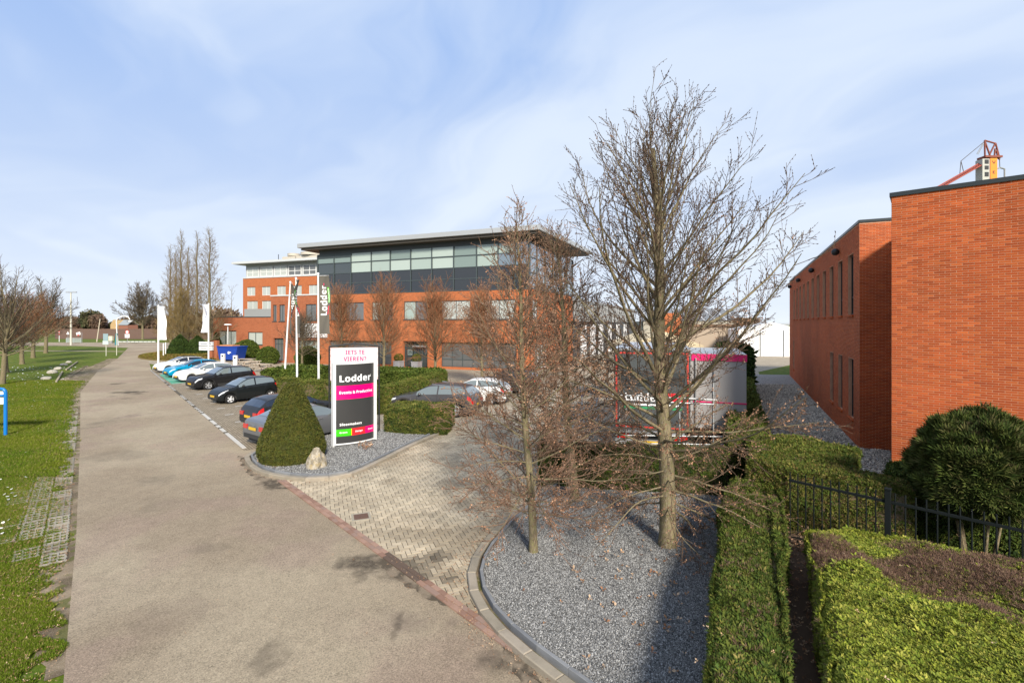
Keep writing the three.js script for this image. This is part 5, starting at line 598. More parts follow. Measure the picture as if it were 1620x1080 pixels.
function makeCar(kind, label, c, x, D, turn, o = {}) {
  const S = CARS[kind], t = thing(o.name || 'parked_car', label, 'car', x, D, turn, o.group), body = part(t, 'body', carBody(S), c), gm = o.dark ? CM.glassDark : CM.glass;
  for (const s of [1, -1]) {
    const [a, b] = S.side, p = S.pillar, up = (k0, k1) => (u) => [0, 1];
    part(t, 'side_window', patch(S, a, p - 0.04, 3.12, 3.92, s), gm); part(t, 'side_window', patch(S, p + 0.04, b, 3.12, 3.92, s), o.dark ? CM.glassDark : CM.glass);
    part(t, 'headlight', patch(S, 0.05, kind === 'city' ? 0.55 : 0.48, 2.35, 2.98, s, 0.008, 6, 3, (u) => [0.15 + u * 0.25, 1 - u * 0.15]), CM.lamp); part(t, 'tail_light', patch(S, S.L - (kind === 'sedan' ? 0.42 : 0.3), S.L - 0.015, 2.15, 2.95, s, 0.009, 6, 3, (u) => [0.3 - u * 0.25, 1]), CM.tail);
    part(t, 'door', merge([patch(S, a + 0.02, a + 0.03, 0.3, 3.0, s, 0.003, 1, 8), patch(S, p - 0.01, p, 0.3, 3.0, s, 0.003, 1, 8), patch(S, Math.min(b, S.wheels[1] - 0.1) - 0.01, Math.min(b, S.wheels[1] - 0.1), 1.9, 3.0, s, 0.003, 1, 6), patch(S, S.wheels[0] + S.R + 0.1, S.wheels[1] - S.R - 0.1, 0.16, 0.2, s, 0.003, 4, 1)].map((g) => g)), CM.seam);
    for (const q of [p - 0.3, p + 0.78]) { const [z, y] = onBody(S, q, 2.72); part(t, 'door_handle', box(0.18, 0.03, 0.035, S.L / 2 - q, y, (z + 0.008) * s), o.chrome ? CM.chrome : c); }
    const [mz, my] = onBody(S, a + 0.22, 3.05); part(t, 'mirror', new THREE.SphereGeometry(0.1, 10, 8).scale(0.7, 0.75, 1.05).translate(S.L / 2 - a - 0.22, my + 0.07, (mz + 0.10) * s), o.mirror || c);
    if (S.clad || o.clad) part(t, 'wheel_arch_cladding', merge([...S.wheels.map((w) => { const g = []; for (let k = 0; k < 12; k++) { const A = k / 12 * Math.PI, B = (k + 1) / 12 * Math.PI, R = S.R + 0.095, z = (onBody(S, w, 1.2)[0] + 0.004) * s; g.push(bar([S.L / 2 - w + Math.cos(A) * R, S.R + Math.sin(A) * R * 0.98, z], [S.L / 2 - w + Math.cos(B) * R, S.R + Math.sin(B) * R * 0.98, z], 0.085, 0.02)); } return merge(g); }), patch(S, S.wheels[0] + S.R, S.wheels[1] - S.R, 0.02, 0.8, s, 0.006, 6, 2)]), CM.plastic);
    if (S.rails || o.rails) part(t, 'roof_rail', rod([S.L / 2 - S.ws[1] - 0.1, section(S, S.ws[1] + 0.1)[4][1] + 0.06, section(S, S.ws[1] + 0.1)[4][0] * s], [S.L / 2 - S.rw[0] + 0.05, section(S, S.rw[0])[4][1] + 0.06, section(S, S.rw[0])[4][0] * s], 0.02, 0.02, 6), o.chrome ? CM.chrome : CM.plastic);
    for (const w of S.wheels) {
      tyreGeo[S.R] ??= (() => { const h = 0.10, R = S.R; return new THREE.LatheGeometry([[R * 0.64, -h], [R * 0.92, -h], [R, -h * 0.7], [R, h * 0.7], [R * 0.92, h], [R * 0.64, h]].map((q) => new THREE.Vector2(...q)), 28).rotateX(Math.PI / 2); })();
      rimGeo[S.R] ??= (() => { const R = S.R, g = [new THREE.TorusGeometry(R * 0.64, R * 0.05, 6, 28).translate(0, 0, 0.085), new THREE.CylinderGeometry(R * 0.13, R * 0.13, 0.05, 12).rotateX(Math.PI / 2).translate(0, 0, 0.08)]; for (let k = 0; k < 5; k++) { const b = new THREE.BoxGeometry(R * 0.62, R * 0.2, 0.03).translate(R * 0.33, 0, 0.082).rotateZ(k / 5 * 6.2832); g.push(b); } return merge(g); })();
      const wh = part(t, 'wheel', tyreGeo[S.R], CM.tyre); wh.position.set(S.L / 2 - w, S.R, s * (S.W / 2 - 0.125)); if (s < 0) wh.rotation.y = Math.PI; part(wh, 'rim', rimGeo[S.R], o.rim || CM.rim); part(wh, 'brake_disc', new THREE.CylinderGeometry(S.R * 0.63, S.R * 0.63, 0.05, 18).rotateX(Math.PI / 2), CM.well);
    }
  }
  const both = (x0, x1, t0) => merge([patch(S, x0, x1, t0, 6, 1, 0.006, 8, 6), patch(S, x0, x1, t0, 6, -1, 0.006, 8, 6)]);
  part(t, 'windscreen', both(S.ws[0] + 0.03, S.ws[1] - 0.05, 4.12), gm); part(t, 'rear_window', both(S.rw[0] + 0.05, S.rw[1], 4.15), o.dark ? CM.glassDark : CM.glass);
  for (const s of [1, -1]) { const q = S.L - 0.045, [bz, by] = onBody(S, q, 2.75); part(t, 'tail_light', merge([box(0.05, 0.17, 0.30, S.L / 2 - q - 0.02, by, (bz - 0.17) * s)]), CM.tail); }
  if (o.blackRoof) part(t, 'roof_panel', both(S.ws[1], S.rw[0] + 0.02, 3.98), CM.plastic);
  const fw = section(S, 0.0)[2][0], rw = section(S, S.L)[2][0], ny = S.top[0][1];
  part(t, 'grille', box(0.03, 0.13, fw * 1.1, S.L / 2 + 0.004, ny - 0.1, 0), CM.plastic); part(t, 'front_intake', box(0.03, 0.10, fw * 1.5, S.L / 2 - 0.002, 0.36, 0), CM.plastic); part(t, 'number_plate', box(0.02, 0.11, 0.52, S.L / 2 + 0.02, 0.47, 0), CM.plate);
  part(t, 'rear_bumper', box(0.04, 0.16, rw * 1.7, -S.L / 2 + 0.005, 0.42, 0), CM.plastic); part(t, 'number_plate', box(0.02, 0.11, 0.52, -S.L / 2 - 0.02, kind === 'sedan' ? 0.72 : 0.62, 0), CM.plate);
  part(t, 'underbody', box(S.L * 0.92, 0.42, S.W - 0.46, 0, 0.40, 0), CM.well);
  return t;
}
const away = Math.atan2(0.8, 0.6), toward = away + Math.PI;
const nose = (kind, ax, aD) => { const S = CARS[kind], k = S.L / 2 - S.wheels[0]; return [ax + 0.6 * k, aD + 0.8 * k]; };           // centre of a car whose front axle stands there, nose to the road
const tailAt = (kind, rx, rD) => { const k = CARS[kind].L / 2; return [rx + 0.6 * k, rD + 0.8 * k]; };
makeCar('hatch', 'white hatchback with dark glass parked in the green bay beside the white flagpole', paint([0.66, 0.66, 0.65]), ...nose('hatch', -33.7, 47.9), toward, { dark: true, blackRoof: true });
makeCar('hatch', 'bright turquoise-blue hatchback parked on the green bay', paint([0.0, 0.24, 0.42], 0.2), ...nose('hatch', -29.7, 43.6), toward, { dark: true });
makeCar('hatch', 'white hatchback parked between the blue car and the black crossover', paint([0.66, 0.655, 0.63]), ...nose('hatch', -26.4, 40.1), toward);
makeCar('suv', 'black crossover with silver wheels and roof rails parked nose to the road', paint([0.012, 0.012, 0.013]), ...nose('suv', -22.2, 35.4), toward, { rails: true, mirror: CM.plastic });
makeCar('city', 'small black city car with white wheels parked nose to the road', paint([0.010, 0.012, 0.013]), ...nose('city', -17.1, 29.3), toward, { rim: mat([0.62, 0.62, 0.62], 0.4), mirror: CM.plastic });
makeCar('hatch', 'black hatchback parked with its red tail lights to the road', paint([0.018, 0.019, 0.021]), ...tailAt('hatch', -11.65, 21.7), away, { dark: true });
makeCar('sedan', 'silver-grey sedan parked tail out behind the topiary cone', paint([0.20, 0.205, 0.215], 0.6), ...tailAt('sedan', -9.85, 18.7), away, { chrome: true });
{ const a = [-1.75, 25.3], u = Math.atan2(1.15, -4.5); makeCar('estate', 'dark grey estate with silver roof rails behind the block hedge', paint([0.085, 0.08, 0.08], 0.5), a[0] + Math.cos(u) * 2.3, a[1] + Math.sin(u) * 2.3, u, { chrome: true }); makeCar('hatch', 'white hatchback parked on the far side of the dark grey estate', paint([0.64, 0.64, 0.63]), -2.25, 29.6, u); makeCar('estate', 'black estate with red markings parked near the office corner', paint([0.03, 0.03, 0.032]), -0.4, 33.8, u, { dark: true }); }

const canvasTex = (w, h, draw) => { const cv = document.createElement('canvas'); cv.width = w; cv.height = h; draw(cv.getContext('2d')); const t = new THREE.CanvasTexture(cv); t.colorSpace = THREE.SRGBColorSpace; return t; };
const printed = (tex, rough = 0.5) => new THREE.MeshStandardMaterial({ map: tex, roughness: rough, side: THREE.DoubleSide });
{ // delivery truck, seen from behind, and the white trailer
  const [x, D] = PD(1030, 17.4), t = thing('box_truck', 'dark grey box truck with red outline and green and red logo tags', 'truck', x + 0.93, D + 3.06, -0.29);
  part(t, 'cargo_box', box2(-1.3, 1.3, 0.95, 3.75, -3.2, 3.2), mat([0.055, 0.06, 0.062], 0.5)); part(t, 'roof_frame', merge([box2(-1.32, 1.32, 3.755, 3.82, -3.22, 3.22)]), M.steel);
  const tx = canvasTex(512, 552, (c) => { c.fillStyle = '#45494a'; c.fillRect(0, 0, 512, 552); c.strokeStyle = '#c93a2e'; c.lineWidth = 12; c.strokeRect(16, 16, 480, 520); c.fillStyle = '#fff'; c.font = 'bold 74px sans-serif'; c.fillText('Lodder', 70, 352); c.fillStyle = '#35b81d'; c.fillRect(208 + 66, 292, 70, 44); c.fillStyle = '#d8232f'; c.fillRect(344, 292, 118, 60); c.fillStyle = '#fff'; c.fillRect(70, 372, 390, 12); c.fillStyle = '#2f8d5a'; c.fillRect(70, 392, 390, 16); c.fillStyle = '#2f3334'; c.fillRect(30, 150, 452, 96); });
  const d = part(t, 'rear_door', new THREE.PlaneGeometry(2.58, 2.78), printed(tx)); d.position.set(0, 2.35, 3.206); for (const s of [-1, 1]) { part(t, 'tail_light', box2(s * 0.98 - 0.22, s * 0.98 + 0.22, 0.62, 0.8, 3.05, 3.2), CM.tail); for (const z of [2.2, -2.4]) { const w = part(t, 'wheel', new THREE.CylinderGeometry(0.45, 0.45, 0.28, 24).rotateZ(Math.PI / 2), CM.tyre); w.position.set(s * 1.08, 0.45, z); part(w, 'rim', new THREE.CylinderGeometry(0.26, 0.26, 0.3, 16).rotateZ(Math.PI / 2), CM.rim); } }
  part(t, 'bumper', box2(-1.25, 1.25, 0.42, 0.58, 3.06, 3.2), M.grey); part(t, 'tail_lift', box2(-1.1, 1.1, 0.82, 0.93, 3.0, 3.3), M.steel); part(t, 'number_plate', box2(-0.3, 0.3, 0.45, 0.56, 3.205, 3.22), CM.plate); part(t, 'chassis', box2(-0.6, 0.6, 0.5, 0.94, -5, 3.0), M.black); part(t, 'cab', merge([box2(-1.15, 1.15, 0.5, 2.6, -5.1, -3.25)]), M.darkGrey);
  const [wx, wD] = PD(1128, 18.6), w = thing('white_trailer', 'tall white trailer with pink strip along its top, next to the truck', 'trailer', wx + 0.9, wD + 2.4, -0.36); part(w, 'box', box2(-1.15, 1.15, 0.75, 3.45, -2.6, 2.6), mat([0.33, 0.315, 0.31], 0.6)); part(w, 'roof', box2(-1.16, 1.16, 3.455, 3.56, -2.62, 2.60), M.zinc); part(w, 'pink_strip', box2(-0.75, 1.17, 3.3, 3.56, 2.606, 2.63), mat([0.72, 0.008, 0.14], 0.5)); part(w, 'lower_stripe', merge([box2(-0.7, 1.16, 1.72, 1.77, 2.603, 2.62)]), mat([0.72, 0.008, 0.14], 0.5)); part(w, 'door_bar', rod([0.05, 0.8, 2.66], [0.05, 3.4, 2.66], 0.03), M.steel); part(w, 'door_bar', rod([-0.6, 0.8, 2.66], [-0.6, 3.4, 2.66], 0.03), M.steel); for (const s of [-1, 1]) { part(w, 'wheel', new THREE.CylinderGeometry(0.35, 0.35, 0.22, 20).rotateZ(Math.PI / 2).translate(s * 1.0, 0.35, 0), CM.tyre); part(w, 'tail_light', box2(s * 0.95 - 0.14, s * 0.95 + 0.14, 0.6, 0.73, 2.5, 2.64), CM.tail); }
  const [cx, cD] = PD(1012, 31), v = thing('cream_canopy', 'cream canvas canopy behind the truck roof', 'canopy', cx, cD, 0.1); part(v, 'canvas', (() => { const s = new THREE.Shape([[-2.2, 3.2], [2.2, 3.2], [2.2, 3.5], [0, 4.25], [-2.2, 3.5]].map((p) => new THREE.Vector2(...p))); return boxUV(new THREE.ExtrudeGeometry(s, { depth: 4, bevelEnabled: false })); })(), mat([0.55, 0.46, 0.31], 0.9)); for (const px of [-2.1, 2.1]) for (const pz of [0.1, 3.9]) part(v, 'post', rod([px, 0, pz], [px, 3.3, pz], 0.05), M.steel);
  // trailer with pipe rails in front of the truck
  const [rx, rD] = PD(1048, 15.6), rr = thing('pipe_rail_trailer', 'low flat trailer with galvanised pipe rails and uprights behind the dark hedge', 'trailer', rx, rD, 0.0);
  for (const [y, dz] of [[2.42, 0], [2.28, 0.06]]) part(rr, 'rail', rod([-1.85, y + 0.05, dz], [1.72, y - 0.13, dz], 0.024), M.galv ??= mat([0.42, 0.43, 0.43], 0.4, { metalness: 0.3 })); for (const y of [1.2, 0.95, 0.72]) part(rr, 'rail', rod([-1.5, y, 0.1], [1.9, y - 0.05, 0.1], 0.02), M.galv); for (const xx of [-1.35, -1.15, -0.1, 0.55, 1.62]) part(rr, 'upright', rod([xx, 0.35, 0], [xx, xx > 1.5 ? 2.9 : 1.75 + Math.abs(xx) * 0.3, 0], 0.02), M.galv); part(rr, 'deck', box2(-1.5, 1.95, 0.55, 0.63, -0.9, 0.2), M.grey); for (const s of [-1, 1]) part(rr, 'wheel', new THREE.CylinderGeometry(0.3, 0.3, 0.2, 18).rotateX(Math.PI / 2).translate(0.4, 0.3, -0.4 + s * 0.55), CM.tyre);
  for (const [px, D, h] of [[921, 26, 1.0], [944, 24, 0.95]]) { const [bx, bD] = PD(px, D), b = thing('bollard', px < 930 ? 'thin post with a blue top on the yard paving' : 'thin white post on the yard paving before the truck', 'post', bx, bD); part(b, 'post', rod([0, 0, 0], [0, h, 0], 0.04), M.white); part(b, 'cap', box(0.16, 0.28, 0.12, 0, h, 0), px < 930 ? M.blue : M.white); }
}
// ---------------------------------------------------------------- pylon sign, banner, flags
{
  const a = P(527.5, 710), b = P(592, 699), w = Math.hypot(b[0] - a[0], b[1] - a[1]), t = thing('pylon_sign', 'tall black and pink company pylon sign with white frame on the gravel island', 'sign', (a[0] + b[0]) / 2, (a[1] + b[1]) / 2, Math.atan2(b[1] - a[1], b[0] - a[0])), h = 3.22, bulge = 0.2;
  const arc = (u) => bulge * (1 - (2 * u - 1) ** 2), strip = (u0, u1, y0, y1, off, tex) => { const pos = [], uv = [], idx = []; for (let k = 0; k <= 16; k++) { const u = mix(u0, u1, k / 16); for (const y of [y0, y1]) { pos.push((u - 0.5) * w, y, arc(u) + off); uv.push(k / 16, y === y0 ? 0 : 1); } } for (let k = 0; k < 16; k++) { const q = k * 2; idx.push(q, q + 2, q + 1, q + 1, q + 2, q + 3); } const g = new THREE.BufferGeometry(); g.setAttribute('position', new THREE.Float32BufferAttribute(pos, 3)); g.setAttribute('uv', new THREE.Float32BufferAttribute(uv, 2)); g.setIndex(idx); g.computeVertexNormals(); return g; };
  const tex = canvasTex(512, 1180, (c) => {
    c.fillStyle = '#3a3a3a'; c.fillRect(0, 0, 512, 1180); c.fillStyle = '#fff'; c.textAlign = 'left'; c.font = 'bold 136px sans-serif'; c.save(); c.translate(36, 262); c.fillText('Lodder', 0, 0, 430); c.restore(); c.font = 'bold 22px sans-serif'; c.fillText('•', 458, 180);
    c.fillStyle = '#f2006f'; c.fillRect(0, 318, 512, 206); c.fillStyle = '#fff'; c.font = 'bold 58px sans-serif'; c.fillText('Events & Producties', 40, 442, 450); c.font = 'bold 50px sans-serif'; c.fillText('Sfeermakers', 46, 918, 280);
    const seg = [['#3fbe1c', 'Green', 0, 186], ['#ee2a2f', 'Design', 192, 184], ['#f2006f', 'Event', 376, 136]]; for (const [col, txt, x, q] of seg) { c.fillStyle = col; c.fillRect(x, 968, q, 106); c.fillStyle = '#fff'; c.font = 'bold 32px sans-serif'; c.fillText(txt, x + 44, 1030, q - 60); } c.fillStyle = '#f4d400'; c.fillRect(186, 968, 6, 106);
  });
  part(t, 'face', strip(0.033, 0.967, 0.18, h - 0.06, 0.0, true), printed(tex, 0.3));
  const solid = (pts, y0, y1) => slab(pts, y0, y1, 0.006), out = [], inn = []; for (let k = 0; k <= 16; k++) { const u = k / 16; out.push([(u - 0.5) * w, -arc(u)]); inn.push([(u - 0.5) * w, -(arc(u) - 0.02)]); }
  part(t, 'back_shell', slab([[-w / 2, -0.0], ...out.slice(1, -1).map(([x, D]) => [x, D + 0.025]), [w / 2, -0.0], ...out.slice(1, -1).reverse().map(([x, D]) => [x, -D + 0.04])], 0.12, h - 0.09), M.darkGrey);
  part(t, 'side_post', box2(-w / 2 - 0.05, -w / 2 + 0.05, 0.02, h, -0.1, 0.1), M.white); part(t, 'side_post', box2(w / 2 - 0.05, w / 2 + 0.05, 0.02, h, -0.1, 0.1), M.white);
  const band = []; for (let k = 0; k <= 16; k++) { const u = mix(0.03, 0.97, k / 16); band.push([(u - 0.5) * w, -arc(u) - 0.015]); } const bandPoly = [...band, ...band.slice().reverse().map(([x, D]) => [x, D + 0.08])]; part(t, 'top_rim', slab(bandPoly, h - 0.06, h + 0.0), M.white); part(t, 'bottom_rim', slab(bandPoly, 0.13, 0.18), M.white); part(t, 'plinth', box2(-w / 2 - 0.02, w / 2 + 0.02, 0.0, 0.13, -0.12, 0.12), M.darkGrey);
  // pale banner in its frame behind the pylon
  const c0 = PD(519.5, 20.6), c1 = PD(600, 21.4), bw = Math.hypot(c1[0] - c0[0], c1[1] - c0[1]), f = thing('banner_frame', 'pale pink banner on a black pipe frame right behind the pylon sign', 'banner', (c0[0] + c1[0]) / 2, (c0[1] + c1[1]) / 2, Math.atan2(c1[1] - c0[1], c1[0] - c0[0]) * 0.6);
  for (const s of [-1, 1]) part(f, 'pole', rod([s * (bw / 2 - 0.02), 0, 0], [s * (bw / 2 - 0.02), 3.74, 0], 0.03), M.black); part(f, 'top_bar', merge([rod([-bw / 2, 3.74, 0], [0, 3.86, 0], 0.03), rod([0, 3.86, 0], [bw / 2, 3.74, 0], 0.03), box(0.08, 0.16, 0.08, 0, 3.86, 0)]), M.black); part(f, 'bottom_bar', rod([-bw / 2, 2.3, 0], [bw / 2, 2.3, 0], 0.025), M.black);
  const bt = canvasTex(512, 352, (c) => { c.fillStyle = '#d9c3c4'; c.fillRect(0, 0, 512, 352); c.fillStyle = '#b02f6e'; c.font = 'bold 62px sans-serif'; c.textAlign = 'center'; c.fillText('IETS TE', 264, 74); c.fillText('VIEREN?', 264, 146); });
  const g = new THREE.PlaneGeometry(bw - 0.14, 1.38, 24, 16), p = g.attributes.position; for (let i = 0; i < p.count; i++) p.setZ(i, 0.018 * Math.sin(p.getY(i) * 24 + p.getX(i) * 3) * sstep(0.5, 0.75, Math.abs(p.getX(i)) / bw * 2) + 0.012 * Math.sin(p.getX(i) * 7)); g.computeVertexNormals(); part(f, 'banner', g, printed(bt, 0.8)).position.set(0, 3.0, 0.04);
  const hooks = []; for (let k = 0; k < 6; k++) for (const s of [-1, 1]) hooks.push(rod([s * (bw / 2 - 0.08), 2.4 + k * 0.24, 0.03], [s * (bw / 2 - 0.01), 2.42 + k * 0.24, 0], 0.008, 0.008, 4)); part(f, 'elastic_ties', merge(hooks), M.black);
}
function flagCloth(w, h, tex, sag, seed) { const g = new THREE.PlaneGeometry(w, h, 12, 30).translate(w / 2, -h / 2, 0), p = g.attributes.position, r = rng(seed), a = r() * 6; for (let i = 0; i < p.count; i++) { const u = p.getX(i) / w, v = -p.getY(i) / h; p.setZ(i, sag * u * (Math.sin(v * 5 + a) * 0.35 + Math.sin(u * 6 + v * 9 + a) * 0.22)); p.setX(i, p.getX(i) * (1 - 0.25 * sag * Math.sin(v * 3.1))); } g.computeVertexNormals(); return g; }
const flagTex = canvasTex(224, 1024, (c) => { c.fillStyle = '#5f5a51'; c.fillRect(0, 0, 224, 1024); c.save(); c.translate(150, 690); c.rotate(-Math.PI / 2); c.fillStyle = '#f4f2ee'; c.font = 'bold 168px sans-serif'; c.fillText('Lodder', -20, 4, 540); c.fillStyle = '#d81f63'; c.fillRect(520, -60, 40, 22); c.fillStyle = '#54b531'; c.fillRect(215, 24, 270, 30); c.fillStyle = '#f4f2ee'; for (let k = 0; k < 11; k++) c.fillRect(230 + k * 22, 30 + (k % 3) * 2, 12, 16); c.fillStyle = '#e0344a'; c.fillRect(10, 26, 150, 24); c.restore(); });
for (const [pxT, pyT, pxB, D, turn, w, lab, s] of [[503, 434, 504, 32, -0.35, 0.86, 'white flagpole with a dark grey banner flag hanging wide open', 0.3], [468, 441, 470, 35, -1.05, 0.85, 'white flagpole with a half-furled dark grey banner, straight upright', 0.5], [459, 447, 449, 37.5, -1.0, 0.85, 'leaning white flagpole with a half-furled dark grey banner', 0.5]]) {
  const h = EYE + (HOR - pyT) * D / F, xt = (pxT - 810) / F * D, xb = (pxB - 810) / F * D, t = thing('flagpole', lab, 'flagpole', xb, D), dx = xt - xb; part(t, 'pole', rod([0, 0, 0], [dx, h, 0], 0.075, 0.05, 12), M.white); part(t, 'cap', new THREE.SphereGeometry(0.08, 10, 8).translate(dx, h + 0.04, 0), M.white); const f = part(t, 'flag', flagCloth(w, 3.75, flagTex, s, D), printed(flagTex, 0.85)); f.position.set(dx * 0.97 + 0.07, h - 0.1, 0); f.rotation.y = turn; if (dx > 0.1) f.rotation.z = -0.06; part(t, 'top_arm', rod([dx, h - 0.08, 0], [dx + Math.cos(turn) * w, h - 0.1, -Math.sin(turn) * w], 0.018), M.white); part(t, 'base', new THREE.CylinderGeometry(0.16, 0.2, 0.2, 12).translate(0, 0.1, 0), M.grey);
}
const blueFlag = canvasTex(160, 512, (c) => { c.fillStyle = '#eceef2'; c.fillRect(0, 0, 160, 512); c.save(); c.translate(96, 380); c.rotate(-Math.PI / 2); c.fillStyle = '#3d4f8f'; for (let k = 0; k < 9; k++) { c.fillRect(k * 29, -34 + (k % 3) * 4, 8, 34); c.fillRect(k * 29, -20 + (k % 2) * 12, 20, 8); } c.restore(); c.strokeStyle = '#5b8dc0'; c.lineWidth = 8; c.beginPath(); c.moveTo(60, 340); c.quadraticCurveTo(70, 440, 118, 470); c.stroke(); });
for (const [px, py, D, w, turn, lab, s] of [[250, 484, 52, 0.95, -0.3, 'white flagpole with open white and blue banner at the end of the parking', 0.35], [329.5, 481, 62, 0.9, -2.4, 'white flagpole with a furled white banner behind the parked cars', 1.2]]) { const h = EYE + (HOR - py) * D / F, t = thing('flagpole', lab, 'flagpole', (px - 810) / F * D, D); part(t, 'pole', rod([0, 0, 0], [0, h, 0], 0.1, 0.07, 12), M.white); part(t, 'cap', new THREE.SphereGeometry(0.1, 10, 8).translate(0, h + 0.03, 0), M.white); const f = part(t, 'flag', flagCloth(w * (s > 1 ? 1 : 1.05) * 1, 3.5, blueFlag, s, D), printed(blueFlag, 0.85)); f.position.set(0.08, h - 0.05, 0); f.rotation.y = turn; f.scale.set(1, px > 300 ? 1 : 1, 1); part(t, 'base', new THREE.CylinderGeometry(0.2, 0.25, 0.2, 12).translate(0, 0.1, 0), M.grey); }
// ---------------------------------------------------------------- fence
{
  const a = [5.85, 10.4], b = [8.15, 7.85], L0 = Math.hypot(b[0] - a[0], b[1] - a[1]), L = L0 + 1.6, t = thing('picket_fence', 'black metal picket fence between the bright hedge and the yew hedge', 'fence', a[0], a[1], Math.atan2(b[1] - a[1], b[0] - a[0])), fm = mat([0.008, 0.011, 0.011], 0.8);
  part(t, 'top_rail', box2(0, L, 1.38, 1.425, -0.02, 0.02), fm); part(t, 'bottom_rail', box2(0, L, 0.2, 0.245, -0.02, 0.02), fm); for (let s = 0.02, k = 0; s < L; s += 0.148, k++) part(t, 'picket', rod([s, 0.12, 0], [s, 1.58, 0], 0.0125, 0.0125, 8), fm); for (const s of [1.69, 3.6]) { const p = part(t, 'post', box2(s - 0.04, s + 0.04, 0, 1.62, -0.045, 0.045), fm); part(p, 'cap', box2(s - 0.05, s + 0.05, 1.622, 1.65, -0.055, 0.055), fm); }
}
// ---------------------------------------------------------------- boulders and things by the road
function boulder(name, label, x, D, r, hgt, seed, group, m = M.stone) { const g0 = mergeVertices(new THREE.IcosahedronGeometry(1, 4).deleteAttribute('normal').deleteAttribute('uv'), 1e-4), p = g0.attributes.position; for (let i = 0; i < p.count; i++) { const v = V(p.getX(i), p.getY(i), p.getZ(i)), k = 0.80 + 0.36 * vnoise(v.x * 1.4 + seed * 3, v.y * 1.4 + v.z * 1.7 + seed, 256) + 0.12 * vnoise(v.x * 4 + seed, v.z * 4 + v.y * 4 + 9, 256); v.multiplyScalar(k); p.setXYZ(i, v.x * r, Math.max(-0.2, v.y) * hgt * 0.9 + hgt * 0.14, v.z * r); } let g = g0.toNonIndexed(); g.computeVertexNormals(); g = boxUV(g); const t = shadow(new THREE.Mesh(g, m)); t.name = numbered(name); t.position.set(x, 0.03, -D); t.userData = { label, category: 'boulder' }; if (group) t.userData.group = group; scene.add(t); return t; }
{ const [x, D] = P(500, 742); boulder('boulder', 'large rough grey-tan boulder on the gravel in front of the topiary cone', x, D - 0.05, 0.31, 0.54, 3); const b = scene.getObjectByName('boulder'); b.position.y = 0.08; }
const paleStone = mat([0.42, 0.39, 0.32], 0.9, { map: T.concrete }); for (const [px, py, k] of [[72, 600, 1], [82, 590.5, 1.15], [91, 584.5, 1], [100, 578, 0.95], [108, 574, 0.9]]) { const [x, D] = P(px, py); boulder('lawn_stone', 'pale stone half sunk in the lawn in a curved row', x, D, 0.34 * k, 0.24 * k, px, 'pale stones in the lawn', paleStone); }
for (const [a, b] of [[[88, 606], [98, 589]], [[104, 586], [122, 573]]]) { const p = P(...a), q = P(...b), t = shadow(new THREE.Mesh(bar([0, 0.09, 0], [q[0] - p[0], 0.09, -(q[1] - p[1])], 0.12, 0.1), mat([0.34, 0.29, 0.2], 0.9))); t.name = numbered('timber_edging'); t.position.set(p[0], 0, -p[1]); t.userData = { label: 'weathered timber edging beam lying along the bare soil patch', category: 'beam', group: 'timber edging by the soil patch' }; scene.add(t); }
{ const [x, D] = P(8, 691), t = thing('sign_frame', 'bright blue bent tube frame with white panel at the lawn edge', 'sign', x, D, 0.12), c = new THREE.CatmullRomCurve3([V(0, 0, 0), V(0, 1.2, 0), V(0, 1.85, 0), V(-0.04, 1.96, 0), V(-0.14, 2.0, 0), V(-0.6, 2.0, 0), V(-1.76, 2.0, 0), V(-1.86, 1.96, 0), V(-1.9, 1.85, 0), V(-1.9, 0, 0)], false, 'catmullrom', 0.1); part(t, 'tube', new THREE.TubeGeometry(c, 60, 0.062, 12), M.blue); part(t, 'cross_bar', rod([-1.84, 1.72, 0], [-0.06, 1.72, 0], 0.045), M.blue); part(t, 'panel', box2(-1.82, -0.085, 1.35, 1.9, -0.08, -0.063), M.white); }
